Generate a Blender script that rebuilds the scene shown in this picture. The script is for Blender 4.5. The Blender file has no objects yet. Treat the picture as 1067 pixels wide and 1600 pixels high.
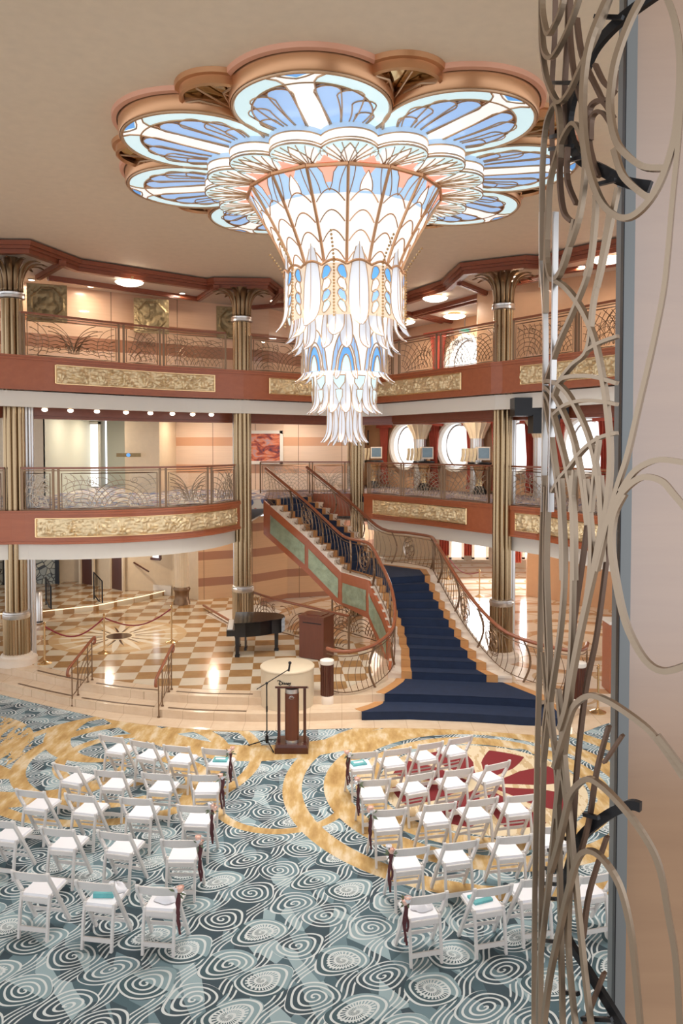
import bpy, math, random
from mathutils import Vector, Matrix, noise
random.seed(7)
PI = math.pi
sc = bpy.context.scene
COL = sc.collection

# ------------------------------------------------------------------ camera, world, exposure
EYE = 5.3; F = 1200.0; TH = math.radians(2.0)
CX = 533.5; CY = 699 + F*math.tan(TH)
cam = bpy.data.cameras.new('camera'); co = bpy.data.objects.new('camera', cam); COL.objects.link(co)
co.location = (0, 0, EYE); co.rotation_euler = (PI/2 - TH, 0, 0)
cam.sensor_fit = 'AUTO'; cam.sensor_width = 36; cam.lens = F*36/1600
cam.shift_y = (CY-800)/1600; cam.shift_x = 0; cam.clip_start = .05; cam.clip_end = 200
sc.camera = co
sc.view_settings.view_transform = 'Standard'; sc.view_settings.look = 'None'
sc.view_settings.gamma = 1; sc.view_settings.use_curve_mapping = False
sc.view_settings.exposure = -0.02
w = bpy.data.worlds.new('world'); sc.world = w; w.use_nodes = True
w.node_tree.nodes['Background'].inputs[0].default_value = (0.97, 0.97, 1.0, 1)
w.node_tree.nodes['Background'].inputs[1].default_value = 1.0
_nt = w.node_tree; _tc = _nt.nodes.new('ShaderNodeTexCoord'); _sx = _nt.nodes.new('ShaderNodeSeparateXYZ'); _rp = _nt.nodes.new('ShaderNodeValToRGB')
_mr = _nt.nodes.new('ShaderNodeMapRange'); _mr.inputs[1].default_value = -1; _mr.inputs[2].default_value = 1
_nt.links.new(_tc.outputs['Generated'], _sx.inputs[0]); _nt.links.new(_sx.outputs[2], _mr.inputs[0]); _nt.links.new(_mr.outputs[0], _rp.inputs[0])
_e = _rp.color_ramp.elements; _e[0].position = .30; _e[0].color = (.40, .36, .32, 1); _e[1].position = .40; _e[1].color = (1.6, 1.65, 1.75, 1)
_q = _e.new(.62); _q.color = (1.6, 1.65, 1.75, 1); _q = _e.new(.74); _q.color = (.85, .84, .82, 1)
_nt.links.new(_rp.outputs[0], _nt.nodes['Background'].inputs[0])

def ray(px, py):
    v = Vector((0, math.cos(TH), -math.sin(TH))) + Vector((1,0,0))*((px-CX)/F) - Vector((0, math.sin(TH), math.cos(TH)))*((py-CY)/F)
    return v
def G(px, py, z=0.0):
    v = ray(px, py); t = (z-EYE)/v.z
    return Vector((v.x*t, v.y*t, z))
def DP(px, py, d):
    v = ray(px, py); t = d/v.y
    return Vector((v.x*t, d, EYE+v.z*t))

def lamp(name, loc, energy, color=(1, .86, .70), size=.3, kind='AREA', spread=PI):
    l = bpy.data.lights.new(name, kind); l.energy = energy*1.0; l.color = color
    if kind == 'AREA': l.shape = 'DISK'; l.size = size; l.spread = spread
    else: l.shadow_soft_size = size
    o = bpy.data.objects.new(name, l); COL.objects.link(o); o.location = loc
    return o

# ------------------------------------------------------------------ node helpers
class E:
    def __init__(s, nt, sock): s.nt = nt; s.s = sock
    def _op(s, op, *a, swap=False):
        n = s.nt.nodes.new('ShaderNodeMath'); n.operation = op
        args = [s] + list(a)
        if swap: args = args[::-1]
        for i, x in enumerate(args):
            if isinstance(x, E): s.nt.links.new(x.s, n.inputs[i])
            else: n.inputs[i].default_value = x
        return E(s.nt, n.outputs[0])
    def __add__(s, o): return s._op('ADD', o)
    __radd__ = __add__
    def __sub__(s, o): return s._op('SUBTRACT', o)
    def __rsub__(s, o): return s._op('SUBTRACT', o, swap=True)
    def __mul__(s, o): return s._op('MULTIPLY', o)
    __rmul__ = __mul__
    def __truediv__(s, o): return s._op('DIVIDE', o)
    def sin(s): return s._op('SINE')
    def cos(s): return s._op('COSINE')
    def floor(s): return s._op('FLOOR')
    def frac(s): return s._op('FRACT')
    def abs(s): return s._op('ABSOLUTE')
    def sqrt(s): return s._op('SQRT')
    def lt(s, o): return s._op('LESS_THAN', o)
    def gt(s, o): return s._op('GREATER_THAN', o)
    def min(s, o): return s._op('MINIMUM', o)
    def max(s, o): return s._op('MAXIMUM', o)
    def mod(s, o): return s._op('FLOORED_MODULO', o)
    def atan2(s, o): return s._op('ARCTAN2', o)
    def band(s, a, b): return s.gt(a)*s.lt(b)
def mixc(nt, fac, a, b):
    n = nt.nodes.new('ShaderNodeMix'); n.data_type = 'RGBA'
    for i, x in ((0, fac), (6, a), (7, b)):
        if isinstance(x, E): nt.links.new(x.s, n.inputs[i])
        elif i == 0: n.inputs[0].default_value = x
        else: n.inputs[i].default_value = (*x, 1)
    return E(nt, n.outputs[2])
def coords(nt):
    g = nt.nodes.new('ShaderNodeNewGeometry'); sx = nt.nodes.new('ShaderNodeSeparateXYZ')
    nt.links.new(g.outputs['Position'], sx.inputs[0])
    return [E(nt, sx.outputs[i]) for i in range(3)], E(nt, g.outputs['Position'])
def comb(nt, x, y, z=0.0):
    n = nt.nodes.new('ShaderNodeCombineXYZ')
    for i, v in enumerate((x, y, z)):
        if isinstance(v, E): nt.links.new(v.s, n.inputs[i])
        else: n.inputs[i].default_value = v
    return E(nt, n.outputs[0])
def noi(nt, vec, scale=5., detail=3., rough=.5, out=0, dist=0.):
    n = nt.nodes.new('ShaderNodeTexNoise'); n.inputs['Scale'].default_value = scale
    n.inputs['Detail'].default_value = detail; n.inputs['Roughness'].default_value = rough
    n.inputs['Distortion'].default_value = dist
    nt.links.new(vec.s, n.inputs['Vector']); return E(nt, n.outputs[out])
def ramp(nt, f, stops):
    n = nt.nodes.new('ShaderNodeValToRGB'); nt.links.new(f.s, n.inputs[0])
    el = n.color_ramp.elements
    while len(el) > 2: el.remove(el[-1])
    for i, (p, c) in enumerate(stops):
        e = el[i] if i < 2 else el.new(p)
        e.position = p; e.color = (*c, 1)
    return E(nt, n.outputs[0])
def setc(b, nt, key, v):
    if isinstance(v, E): nt.links.new(v.s, b.inputs[key])
    elif isinstance(v, tuple): b.inputs[key].default_value = (*v, 1)
    else: b.inputs[key].default_value = v
def newmat(name):
    m = bpy.data.materials.new(name); m.use_nodes = True; nt = m.node_tree
    return m, nt, nt.nodes['Principled BSDF']
def bump(nt, b, h, strength=.3, dist=.02):
    n = nt.nodes.new('ShaderNodeBump'); n.inputs['Strength'].default_value = strength
    n.inputs['Distance'].default_value = dist
    nt.links.new(h.s, n.inputs['Height']); nt.links.new(n.outputs[0], b.inputs['Normal'])
def simple(name, col, rough=.5, metal=0., em=None, es=0., var=.0, bs=0., bscale=30., coat=0.):
    m, nt, b = newmat(name)
    xyz, P = coords(nt)
    if var > 0:
        f = noi(nt, P, 6., 4.)
        c = mixc(nt, f, tuple(x*(1-var) for x in col), tuple(min(1, x*(1+var)) for x in col))
        setc(b, nt, 'Base Color', c)
    else: setc(b, nt, 'Base Color', col)
    setc(b, nt, 'Roughness', rough); setc(b, nt, 'Metallic', metal)
    if coat: setc(b, nt, 'Coat Weight', coat); setc(b, nt, 'Coat Roughness', .1)
    if em: setc(b, nt, 'Emission Color', em); setc(b, nt, 'Emission Strength', es)
    if bs: bump(nt, b, noi(nt, P, bscale, 3.), bs, .01)
    return m
def wood(name, c1, c2, rough=.35, axis=2, scale=3., coat=.3):
    m, nt, b = newmat(name); xyz, P = coords(nt)
    s = [8., 8., 8.]; s[axis] = .8
    v = comb(nt, xyz[0]*s[0], xyz[1]*s[1], xyz[2]*s[2])
    f = noi(nt, v, scale, 5., .6, dist=.4)
    setc(b, nt, 'Base Color', mixc(nt, f, c1, c2)); setc(b, nt, 'Roughness', rough); setc(b, nt, 'Coat Weight', coat)
    return m

M = {}
def mk():
    M['wood_red'] = wood('red_cherry_wood', (.34, .088, .032), (.47, .14, .055), axis=0, scale=1.2, coat=.1)
    M['wood_trim'] = wood('ceiling_trim_wood', (.19, .05, .022), (.31, .085, .04), axis=0, scale=1.2, coat=.1)
    M['wood_rail'] = wood('handrail_wood', (.20, .058, .022), (.31, .095, .04), rough=.28, axis=0, coat=.2)
    M['wood_dark'] = wood('dark_mahogany', (.055, .014, .008), (.11, .028, .013), rough=.3, coat=.15)
    M['wood_cab'] = wood('cabinet_wood', (.105, .028, .012), (.17, .046, .019), rough=.35, coat=.1)
    M['veneer'] = wood('maple_veneer', (.28, .145, .07), (.40, .225, .115), rough=.22, axis=0, scale=.9, coat=.8)
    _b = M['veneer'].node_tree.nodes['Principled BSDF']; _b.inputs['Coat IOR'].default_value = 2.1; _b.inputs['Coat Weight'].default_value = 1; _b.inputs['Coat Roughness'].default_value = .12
    M['bronze'] = simple('bronze_column', (.40, .285, .165), .25, .95)
    M['bronze_dark'] = simple('dark_bronze_leaf', (.20, .125, .065), .30, .85, var=.15)
    M['chrome'] = simple('brushed_nickel', (.66, .64, .62), .28, .9)
    M['brass'] = simple('polished_brass', (.72, .50, .26), .25, .95)
    M['relief'] = simple('gilded_relief', (.80, .63, .38), .38, .6, var=.2, bs=.8, bscale=22.)
    M['relief_green'] = simple('verdigris_relief', (.36, .42, .28), .42, .5, var=.45, bs=.9, bscale=14.)
    M['relief_dark'] = simple('dark_brass_relief', (.33, .24, .12), .45, .6, var=.3, bs=.7, bscale=20.)
    M['cream'] = simple('cream_paint', (.80, .75, .66), .5)
    M['plaster'] = simple('plaster_ceiling', (.86, .73, .57), .6, var=.07, bs=.25, bscale=2.5)
    M['soffit'] = simple('soffit_plaster', (.72, .63, .52), .6, var=.05)
    M['wallpeach'] = simple('peach_wall_veneer', (.68, .40, .23), .35, var=.06, coat=.3)
    M['wallcream'] = simple('cream_marble_wall', (.74, .60, .42), .35, var=.08, coat=.2)
    M['wallgreen'] = simple('pale_green_wall', (.60, .62, .52), .5)
    M['copper'] = simple('satin_copper', (.66, .36, .19), .33, .75)
    M['copper_in'] = simple('pink_copper_lip', (.85, .47, .33), .4, .3)
    M['gold'] = simple('gold_tracery', (.60, .40, .25), .4, .7)
    M['mirror'] = simple('gold_mirror', (.55, .42, .22), .08, 1.)
    M['iron'] = simple('bronze_iron', (.24, .15, .09), .4, .8)
    M['iron_lt'] = simple('pewter_tracery', (.42, .34, .26), .4, .7)
    M['black'] = simple('black_metal', (.012, .012, .014), .35, .4)
    M['piano'] = simple('black_lacquer', (.004, .004, .005), .16, 0.)
    M['chair'] = simple('white_resin', (.72, .68, .65), .45)
    M['seatpad'] = simple('white_vinyl_pad', (.86, .85, .88), .4)
    M['red_cloth'] = simple('red_drapery', (.42, .07, .04), .7, var=.25)
    M['rope'] = simple('burgundy_rope', (.24, .02, .03), .7)
    M['ribbon'] = simple('burgundy_ribbon', (.10, .022, .026), .5)
    M['leafg'] = simple('green_foliage', (.12, .16, .09), .6)
    M['rose'] = simple('blush_rose', (.85, .55, .45), .6)
    M['teal'] = simple('teal_print', (.12, .42, .44), .4, var=.5)
    M['navy'] = simple('navy_carpet', (.008, .018, .050), .9, var=.3, bs=.3, bscale=200.)
    M['orange'] = simple('amber_carpet_border', (.50, .24, .085), .8, var=.15)
    M['stone'] = simple('cream_stone', (.78, .66, .54), .3, var=.06, coat=.2)
    M['stone_w'] = simple('white_stone', (.84, .78, .70), .35, var=.04)
    M['dark_line'] = simple('dark_bronze_strip', (.13, .07, .035), .4)
    M['g_white'] = simple('lit_white_glass', (.3, .3, .3), .3, em=(1., .97, .92), es=.92)
    M['g_leaf'] = simple('etched_glass_leaf', (.50, .52, .56), .25, em=(.93, .94, 1.), es=.48)
    M['g_pale'] = simple('pale_aqua_glass', (.3, .4, .42), .2, em=(.68, .88, .92), es=.85)
    M['g_blue'] = simple('lit_blue_glass', (.15, .3, .6), .2, em=(.36, .54, .84), es=.85)
    M['g_light'] = simple('light_blue_glass', (.2, .3, .4), .2, em=(.48, .68, .92), es=.85)
    M['g_sky'] = simple('deep_blue_glass', (.1, .3, .6), .2, em=(.12, .36, .80), es=.8)
    M['g_cryst'] = simple('crystal_band', (.8, .8, .8), .2, em=(.98, .96, .92), es=.9, bs=.6, bscale=40)
    M['g_peach'] = simple('peach_glass', (.8, .4, .3), .3, em=(1., .45, .33), es=.72)
    M['lampw'] = simple('lit_bowl_glass', (.9, .9, .85), .3, em=(1., .9, .74), es=3.5)
    M['day'] = simple('daylight_pane', (.8, .85, .9), .1, em=(.93, .97, 1.), es=1.1)
    M['screen'] = simple('kiosk_screen', (.09, .12, .14), .2, em=(.10, .15, .18), es=.6, var=.5)
    M['exitg'] = simple('exit_sign_green', (.1, .5, .35), .4, em=(.1, .6, .4), es=.7)
    m, nt, b = newmat('clear_glass')
    tr = nt.nodes.new('ShaderNodeBsdfTransparent'); gl = nt.nodes.new('ShaderNodeBsdfGlossy'); gl.inputs['Roughness'].default_value = .02
    tr.inputs[0].default_value = (.95, .97, .96, 1)
    fr = nt.nodes.new('ShaderNodeFresnel'); fr.inputs[0].default_value = 1.5
    mx = nt.nodes.new('ShaderNodeMixShader'); nt.links.new(fr.outputs[0], mx.inputs[0]); nt.links.new(tr.outputs[0], mx.inputs[1]); nt.links.new(gl.outputs[0], mx.inputs[2])
    nt.links.new(mx.outputs[0], nt.nodes['Material Output'].inputs[0]); M['glass'] = m
    # striped wall
    for nm, base, k, c1, c2 in (('stripe3', 0, 0, (.72, .47, .28), (.42, .20, .12)), ('stripe4', 0, 0, (.80, .60, .45), (.66, .36, .21)), ('stripe5', 0, 0, (.68, .42, .25), (.42, .19, .10))):
        m, nt, b = newmat('banded_wall_'+nm); (x, y, z), P = coords(nt)
        per = {'stripe3': .86, 'stripe4': .95, 'stripe5': 1.1}[nm]
        off = {'stripe3': .1, 'stripe4': .35, 'stripe5': .0}[nm]
        f = ((z+off)/per).frac().lt(.32)
        n1 = noi(nt, comb(nt, x*.6, y*.6, z*14.), 2., 4.)
        a = mixc(nt, n1, tuple(v*.9 for v in c1), tuple(min(1, v*1.08) for v in c1))
        seam = (x/1.5).frac().lt(.012)
        c = mixc(nt, f, a, c2); c = mixc(nt, seam, c, (.25, .14, .08))
        setc(b, nt, 'Base Color', c); setc(b, nt, 'Roughness', .35); setc(b, nt, 'Coat Weight', .25); M[nm] = m
    m, nt, b = newmat('upper_gallery_wall'); (x, y, z), P = coords(nt)
    n1 = noi(nt, comb(nt, x*.6, y*.6, z*9.), 2., 4.)
    a = mixc(nt, n1, (.72, .44, .27), (.84, .55, .36))
    brown = z.band(8.62, 8.80).max(z.band(7.95, 8.30)).max(z.lt(7.6))
    c = mixc(nt, brown, a, (.40, .17, .085)); c = mixc(nt, (x/1.6).frac().lt(.012), c, (.3, .17, .1))
    setc(b, nt, 'Base Color', c); setc(b, nt, 'Roughness', .35); setc(b, nt, 'Coat Weight', .25); M['stripe5'] = m
    # checker marble of the platform with sunburst
    m, nt, b = newmat('checker_marble'); (x, y, z), P = coords(nt)
    a = math.radians(5); u = x*math.cos(a)+y*math.sin(a); v = y*math.cos(a)-x*math.sin(a)
    ck = ((u/.5).floor()+(v/.52).floor()).mod(2.)
    n1 = noi(nt, P, 4., 6., .65)
    gold = mixc(nt, n1, (.27, .13, .045), (.50, .29, .12)); crm = mixc(nt, n1, (.60, .50, .36), (.76, .66, .52))
    c = mixc(nt, ck, gold, crm)
    SB = G(186, 994, .32)
    dx = x-SB.x; dy = y-SB.y; r = (dx*dx+dy*dy).sqrt(); th = dy.atan2(dx)
    disc = r.lt(1.75)
    c = mixc(nt, disc, c, mixc(nt, (r/.6).frac().lt(.5), (.62, .42, .22), (.70, .55, .36)))
    st = ((th*8/PI).frac()-.5).abs()*2
    c = mixc(nt, disc*(r*.62).lt(1.05-st*1.0), c, (.84, .76, .62))
    st2 = ((th*8/PI+.5).frac()-.5).abs()*2
    c = mixc(nt, disc*(r*.9).lt(1.0-st2*1.0)*((th*4/PI).frac().lt(.5)), c, (.09, .05, .03))
    c = mixc(nt, r.lt(.42), c, (.80, .70, .52)); c = mixc(nt, r.lt(.33), c, (.07, .035, .02))
    setc(b, nt, 'Base Color', c); setc(b, nt, 'Roughness', .13); M['checker'] = m
    # plain marble with tile joints
    m, nt, b = newmat('cream_marble'); (x, y, z), P = coords(nt)
    n1 = noi(nt, P, 3., 6., .65)
    c = mixc(nt, n1, (.60, .41, .26), (.80, .65, .48))
    j = ((x/.62).frac().lt(.02)).max((y/.62).frac().lt(.02))
    c = mixc(nt, j, c, (.55, .40, .27))
    setc(b, nt, 'Base Color', c); setc(b, nt, 'Roughness', .16); M['marble'] = m
    # lobby marble on the right with round inlays
    m, nt, b = newmat('lobby_marble'); (x, y, z), P = coords(nt)
    n1 = noi(nt, P, 3., 6., .65)
    c = mixc(nt, n1, (.70, .56, .42), (.86, .77, .66))
    r = (((x-6.3)*(x-6.3)+(y-20.5)*(y-20.5)).sqrt())
    c = mixc(nt, (r/1.3).frac().lt(.25), c, (.52, .30, .16))
    rr = ((x/1.4).frac()-.5); ry = ((y/1.4).frac()-.5); q = (rr*rr+ry*ry).sqrt()
    c = mixc(nt, q.band(.30, .36), c, (.60, .42, .25))
    setc(b, nt, 'Base Color', c); setc(b, nt, 'Roughness', .10); M['lobby'] = m
    # deck carpet
    m, nt, b = newmat('deck_carpet'); (x, y, z), P = coords(nt)
    f = noi(nt, P, 3., 2.); wv = ((x*6+f*9).sin()*.5+.5)
    c = mixc(nt, wv.gt(.6), (.26, .17, .15), (.40, .30, .25)); c = mixc(nt, (f-.5).abs().lt(.03), c, (.05, .07, .16))
    setc(b, nt, 'Base Color', c); setc(b, nt, 'Roughness', .9); M['deckcarpet'] = m
    m, nt, b = newmat('deck_carpet_blue'); (x, y, z), P = coords(nt)
    f = noi(nt, P, 1.2, 2.)
    c = mixc(nt, (f*7).frac().lt(.5), (.70, .64, .54), (.10, .14, .28)); c = mixc(nt, (f*7).frac().band(.45, .55), c, (.55, .2, .12))
    setc(b, nt, 'Base Color', c); setc(b, nt, 'Roughness', .6); M['deckcarpet2'] = m
    # painting
    m, nt, b = newmat('painting_clouds'); (x, y, z), P = coords(nt)
    f = noi(nt, comb(nt, x*1.2, y, z*2.4), 2., 3., .6, dist=1.5)
    setc(b, nt, 'Base Color', ramp(nt, f, [(.3, (.06, .03, .07)), (.45, (.45, .09, .05)), (.55, (.75, .25, .12)), (.7, (.45, .35, .40))])); M['paint'] = m
    m, nt, b = newmat('print_pink_figure'); (x, y, z), P = coords(nt)
    f = noi(nt, P, 4., 2.); setc(b, nt, 'Base Color', mixc(nt, f.gt(.5), (.7, .12, .22), (.02, .03, .02))); M['print'] = m
    m, nt, b = newmat('stained_glass_door'); (x, y, z), P = coords(nt)
    vo = nt.nodes.new('ShaderNodeTexVoronoi'); vo.inputs['Scale'].default_value = 5; nt.links.new(P.s, vo.inputs['Vector'])
    hs = nt.nodes.new('ShaderNodeTexVoronoi'); hs.feature = 'DISTANCE_TO_EDGE'; hs.inputs['Scale'].default_value = 5; nt.links.new(P.s, hs.inputs['Vector'])
    c = mixc(nt, noi(nt, E(nt, vo.outputs['Color']), 9., 0.), (.55, .5, .35), (.10, .16, .2)); c = mixc(nt, E(nt, hs.outputs[0]).lt(.05), c, (.02, .02, .02))
    setc(b, nt, 'Base Color', c); setc(b, nt, 'Roughness', .2); M['stained'] = m
    carpet()

def carpet():
    m, nt, b = newmat('swirl_carpet'); (x, y, z), P = coords(nt)
    # background patches
    vo = nt.nodes.new('ShaderNodeTexVoronoi'); vo.inputs['Scale'].default_value = 4.2; vo.inputs['Randomness'].default_value = 1
    nt.links.new(comb(nt, x*1.2+y*.5, y*.7, 0.).s, vo.inputs['Vector'])
    sp = nt.nodes.new('ShaderNodeSeparateColor'); nt.links.new(vo.outputs['Color'], sp.inputs[0])
    q = E(nt, sp.outputs[0])
    bg = ramp(nt, q, [(0, (.035, .06, .075)), (.30, (.06, .105, .125)), (.52, (.13, .20, .225)), (.84, (.27, .36, .38))])
    nt.nodes[-1].color_ramp.interpolation = 'CONSTANT'
    white = (.58, .61, .60)
    # flowing triple lines between spirals
    SH = .55; A = .57; B = .52
    X = (x - y*SH + (y*12.).sin()*.035)/A; cx = X.floor(); fx = X - cx
    Y = y/B + cx*.43; cy = Y.floor()
    edge = (fx*A + .11).mod(A)                      # three fine lines run along each column edge
    lines = edge.lt(.20)*((edge/.058).frac().lt(.34))
    c = mixc(nt, lines, bg, white)
    jx = ((cx*12.9+cy*78.2+3.1).sin()*43.5).frac(); jy = ((cx*39.3+cy*11.1+1.7).sin()*27.1).frac()
    ly = (Y-cy-.5)*B + (jy-.5)*.05; lx = (fx-.5)*A + ly*SH + (jx-.5)*.04
    u = lx*.90 + ly*.44; v = ly*.90 - lx*.44         # tilted ellipse axes
    r = (u*u*.72 + v*v*1.30).sqrt(); th = v.atan2(u)
    ph = r*(15.5+jy*2.) + th/(2*PI) + jx*3.
    sline = ph.frac().lt(.34)
    inside = r.lt(.240+jx*.02)
    ticks = ((th*13/PI).frac().lt(.5))*(jx.gt(.66))*ph.frac().gt(.34)*r.lt(.15)
    dk = mixc(nt, jx.gt(.5), bg, mixc(nt, (u+v*.6).gt(.02), (.045, .085, .10), (.22, .31, .33)))
    c = mixc(nt, inside, c, mixc(nt, sline.max(ticks), dk, white))
    # gold inlays: ring systems
    n1 = noi(nt, comb(nt, x*3.5, y*1., 0.), 1.6, 4., .6)
    gold = ramp(nt, n1, [(.3, (.36, .20, .06)), (.5, (.53, .34, .13)), (.66, (.66, .53, .35))])
    dx = x-2.2; dy = y-11.9; r = (dx*dx+dy*dy).sqrt(); th = dy.atan2(dx)
    c = mixc(nt, r.band(2.82, 3.12), c, gold)
    c = mixc(nt, r.band(2.12, 2.48), c, gold)
    c = mixc(nt, r.band(1.65, 1.98)*((th*5).sin()+r*1.5).gt(1.6), c, gold)
    c = mixc(nt, r.lt(1.60), c, mixc(nt, n1.gt(.47), (.52, .37, .2), (.66, .54, .36)))
    pet = ((th*4+.4).sin().abs())
    c = mixc(nt, r.band(.25, 1.42)*pet.gt(.30+(r-.85).abs()*.6), c, (.19, .010, .013))
    # left medallion
    dx = x+3.7; dy = y-12.9; r2 = (dx*dx+dy*dy*1.0).sqrt(); t2 = dy.atan2(dx)
    c = mixc(nt, r2.band(1.55, 1.80), c, gold); c = mixc(nt, r2.band(.95, 1.15), c, gold)
    c = mixc(nt, r2.band(2.15, 2.35), c, gold)
    c = mixc(nt, r2.lt(2.3)*((t2*4+r2*2.2).sin().gt(.72)), c, gold)
    # gold streaks sweeping before the steps and left edge
    dx = x+.4; dy = y-21.; r3 = (dx*dx+dy*dy).sqrt()
    sw = ((r3*1.9+(x*.8).sin()*1.0).sin())
    c = mixc(nt, y.gt(12.1)*sw.gt(.80), c, gold)
    dx = x+.9; dy = y-11.4; r4 = (dx*dx+dy*dy).sqrt()
    c = mixc(nt, r4.band(.9, 1.05)*y.lt(11.8), c, gold)
    dx = x+7.4; dy = y-13.2; r5 = (dx*dx+dy*dy).sqrt()
    c = mixc(nt, r5.band(.6, 1.9)*n1.gt(.47), c, gold)
    # large tonal drift of the weave
    setc(b, nt, 'Base Color', c); setc(b, nt, 'Roughness', .85)
    M['carpet'] = m
mk()

# ------------------------------------------------------------------ mesh builder
class MB:
    def __init__(s): s.v = []; s.f = []; s.sm = False
    def add(s, vs, fs):
        n = len(s.v); s.v += [Vector(p) for p in vs]; s.f += [tuple(i+n for i in f) for f in fs]; return s
    def box(s, c, size, rz=0., top=1.):
        hx, hy, hz = size[0]/2, size[1]/2, size[2]/2; R = Matrix.Rotation(rz, 3, 'Z'); c = Vector(c); vs = []
        for z, k in ((-hz, 1.), (hz, top)):
            for x, y in ((-hx, -hy), (hx, -hy), (hx, hy), (-hx, hy)):
                vs.append(R @ Vector((x*k, y*k, z)) + c)
        return s.add(vs, [(3,2,1,0),(4,5,6,7),(0,1,5,4),(1,2,6,5),(2,3,7,6),(3,0,4,7)])
    def bar(s, a, b_, w, h=None, up=(0,0,1)):
        a = Vector(a); b_ = Vector(b_); return s.ribbon([a, b_], w, h or w, up)
    def ribbon(s, pts, w, h, up=(0,0,1), closed=False):
        pts = [Vector(p) for p in pts]; n = len(pts); vs = []; up = Vector(up)
        for i, p in enumerate(pts):
            t = (pts[(i+1) % n]-pts[i-1]) if closed else (pts[min(i+1, n-1)]-pts[max(i-1, 0)])
            t.normalize(); side = t.cross(up)
            if side.length < 1e-3: side = t.cross(Vector((0,1,0)))
            side.normalize(); u = side.cross(t).normalized()
            for sx, sy in ((-1,-1),(1,-1),(1,1),(-1,1)): vs.append(p+side*(w/2*sx)+u*(h/2*sy))
        fs = []; m = n if closed else n-1
        for i in range(m):
            a = i*4; b2 = ((i+1) % n)*4
            for k in range(4): fs.append((a+k, a+(k+1) % 4, b2+(k+1) % 4, b2+k))
        if not closed: fs += [(3,2,1,0), tuple((n-1)*4+k for k in range(4))]
        return s.add(vs, fs)
    def tube(s, pts, r, n=6, closed=False, taper=None):
        pts = [Vector(p) for p in pts]; m = len(pts)
        if m < 2: return s
        vs = []; prev = None
        for i, p in enumerate(pts):
            t = (pts[(i+1) % m]-pts[i-1]) if closed else (pts[min(i+1, m-1)]-pts[max(i-1, 0)])
            if t.length < 1e-9: t = Vector((0,0,1))
            t.normalize()
            if prev is None: a = t.orthogonal().normalized()
            else:
                a = prev - t*prev.dot(t)
                a = a.normalized() if a.length > 1e-6 else t.orthogonal().normalized()
            prev = a; b2 = t.cross(a); rr = r*(taper(i/(m-1)) if taper else 1)
            for k in range(n):
                an = 2*PI*k/n; vs.append(p+a*(math.cos(an)*rr)+b2*(math.sin(an)*rr))
        fs = []
        for i in range(m if closed else m-1):
            A = i*n; B2 = ((i+1) % m)*n
            for k in range(n): fs.append((A+k, A+(k+1) % n, B2+(k+1) % n, B2+k))
        if not closed: fs += [tuple(range(n))[::-1], tuple((m-1)*n+k for k in range(n))]
        s.sm = True; return s.add(vs, fs)
    def lathe(s, prof, c=(0,0,0), n=24, flute=0, amp=0., cap=True, a0=0., a1=2*PI):
        c = Vector(c); vs = []; full = abs(a1-a0-2*PI) < 1e-6; m = n if full else n+1
        for r, z in prof:
            for k in range(m):
                an = a0+(a1-a0)*k/n; rr = r*(1+(amp*abs(math.sin(an*flute/2)) if flute else 0)); vs.append(c+Vector((math.cos(an)*rr, math.sin(an)*rr, z)))
        fs = []
        for i in range(len(prof)-1):
            for k in range(n):
                k2 = (k+1) % m; fs.append((i*m+k, i*m+k2, (i+1)*m+k2, (i+1)*m+k))
        if cap and full: fs += [tuple(range(m))[::-1], tuple((len(prof)-1)*m+k for k in range(m))]
        s.sm = True; return s.add(vs, fs)
    def prism(s, poly, z0, z1):
        n = len(poly); vs = [Vector((p[0], p[1], z0)) for p in poly]+[Vector((p[0], p[1], z1)) for p in poly]
        ar = sum(poly[i][0]*poly[(i+1) % n][1]-poly[(i+1) % n][0]*poly[i][1] for i in range(n))
        fs = [tuple(range(n))[::-1], tuple(range(n, 2*n))]+[(i, (i+1) % n, n+(i+1) % n, n+i) for i in range(n)]
        if ar < 0: fs = [f[::-1] for f in fs]
        return s.add(vs, fs)
    def grid(s, fn, nu, nv):
        vs = [fn(i/nu, j/nv) for j in range(nv+1) for i in range(nu+1)]
        fs = [(j*(nu+1)+i, j*(nu+1)+i+1, (j+1)*(nu+1)+i+1, (j+1)*(nu+1)+i) for j in range(nv) for i in range(nu)]
        return s.add(vs, fs)
    def plate(s, outline, nrm, th):
        """closed outline (3d points) thickened along nrm"""
        n = len(outline); nrm = Vector(nrm)*th; vs = [Vector(p) for p in outline]+[Vector(p)+nrm for p in outline]
        return s.add(vs, [tuple(range(n))[::-1], tuple(range(n, 2*n))]+[(i, (i+1) % n, n+(i+1) % n, n+i) for i in range(n)])
    def ball(s, c, r, n=8, sz=1.):
        prof = [(max(1e-4, r*math.sin(PI*i/n)), -r*sz*math.cos(PI*i/n)) for i in range(n+1)]
        return s.lathe(prof, c, n*2, cap=False)
    def build(s, name, m, parent=None, base=None, smooth=None):
        off = Vector((0,0,0))
        if parent is not None: off = Vector(parent.get('_o', (0,0,0)))
        elif base is not None: off = Vector(base)
        elif s.v:
            lo = [min(v[i] for v in s.v) for i in range(3)]; hi = [max(v[i] for v in s.v) for i in range(3)]
            off = Vector(((lo[0]+hi[0])/2, (lo[1]+hi[1])/2, lo[2]))
        me = bpy.data.meshes.new(name); me.from_pydata([tuple(v-off) for v in s.v], [], s.f); me.validate(); me.update()
        me.materials.append(M[m] if isinstance(m, str) else m)
        if (s.sm if smooth is None else smooth):
            me.polygons.foreach_set('use_smooth', [True]*len(me.polygons))
            try: me.set_sharp_from_angle(angle=math.radians(50))
            except Exception: pass
        o = bpy.data.objects.new(name, me); COL.objects.link(o)
        if parent is not None: o.parent = parent; o['_o'] = tuple(off)
        else: o.location = off; o['_o'] = tuple(off)
        return o
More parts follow.
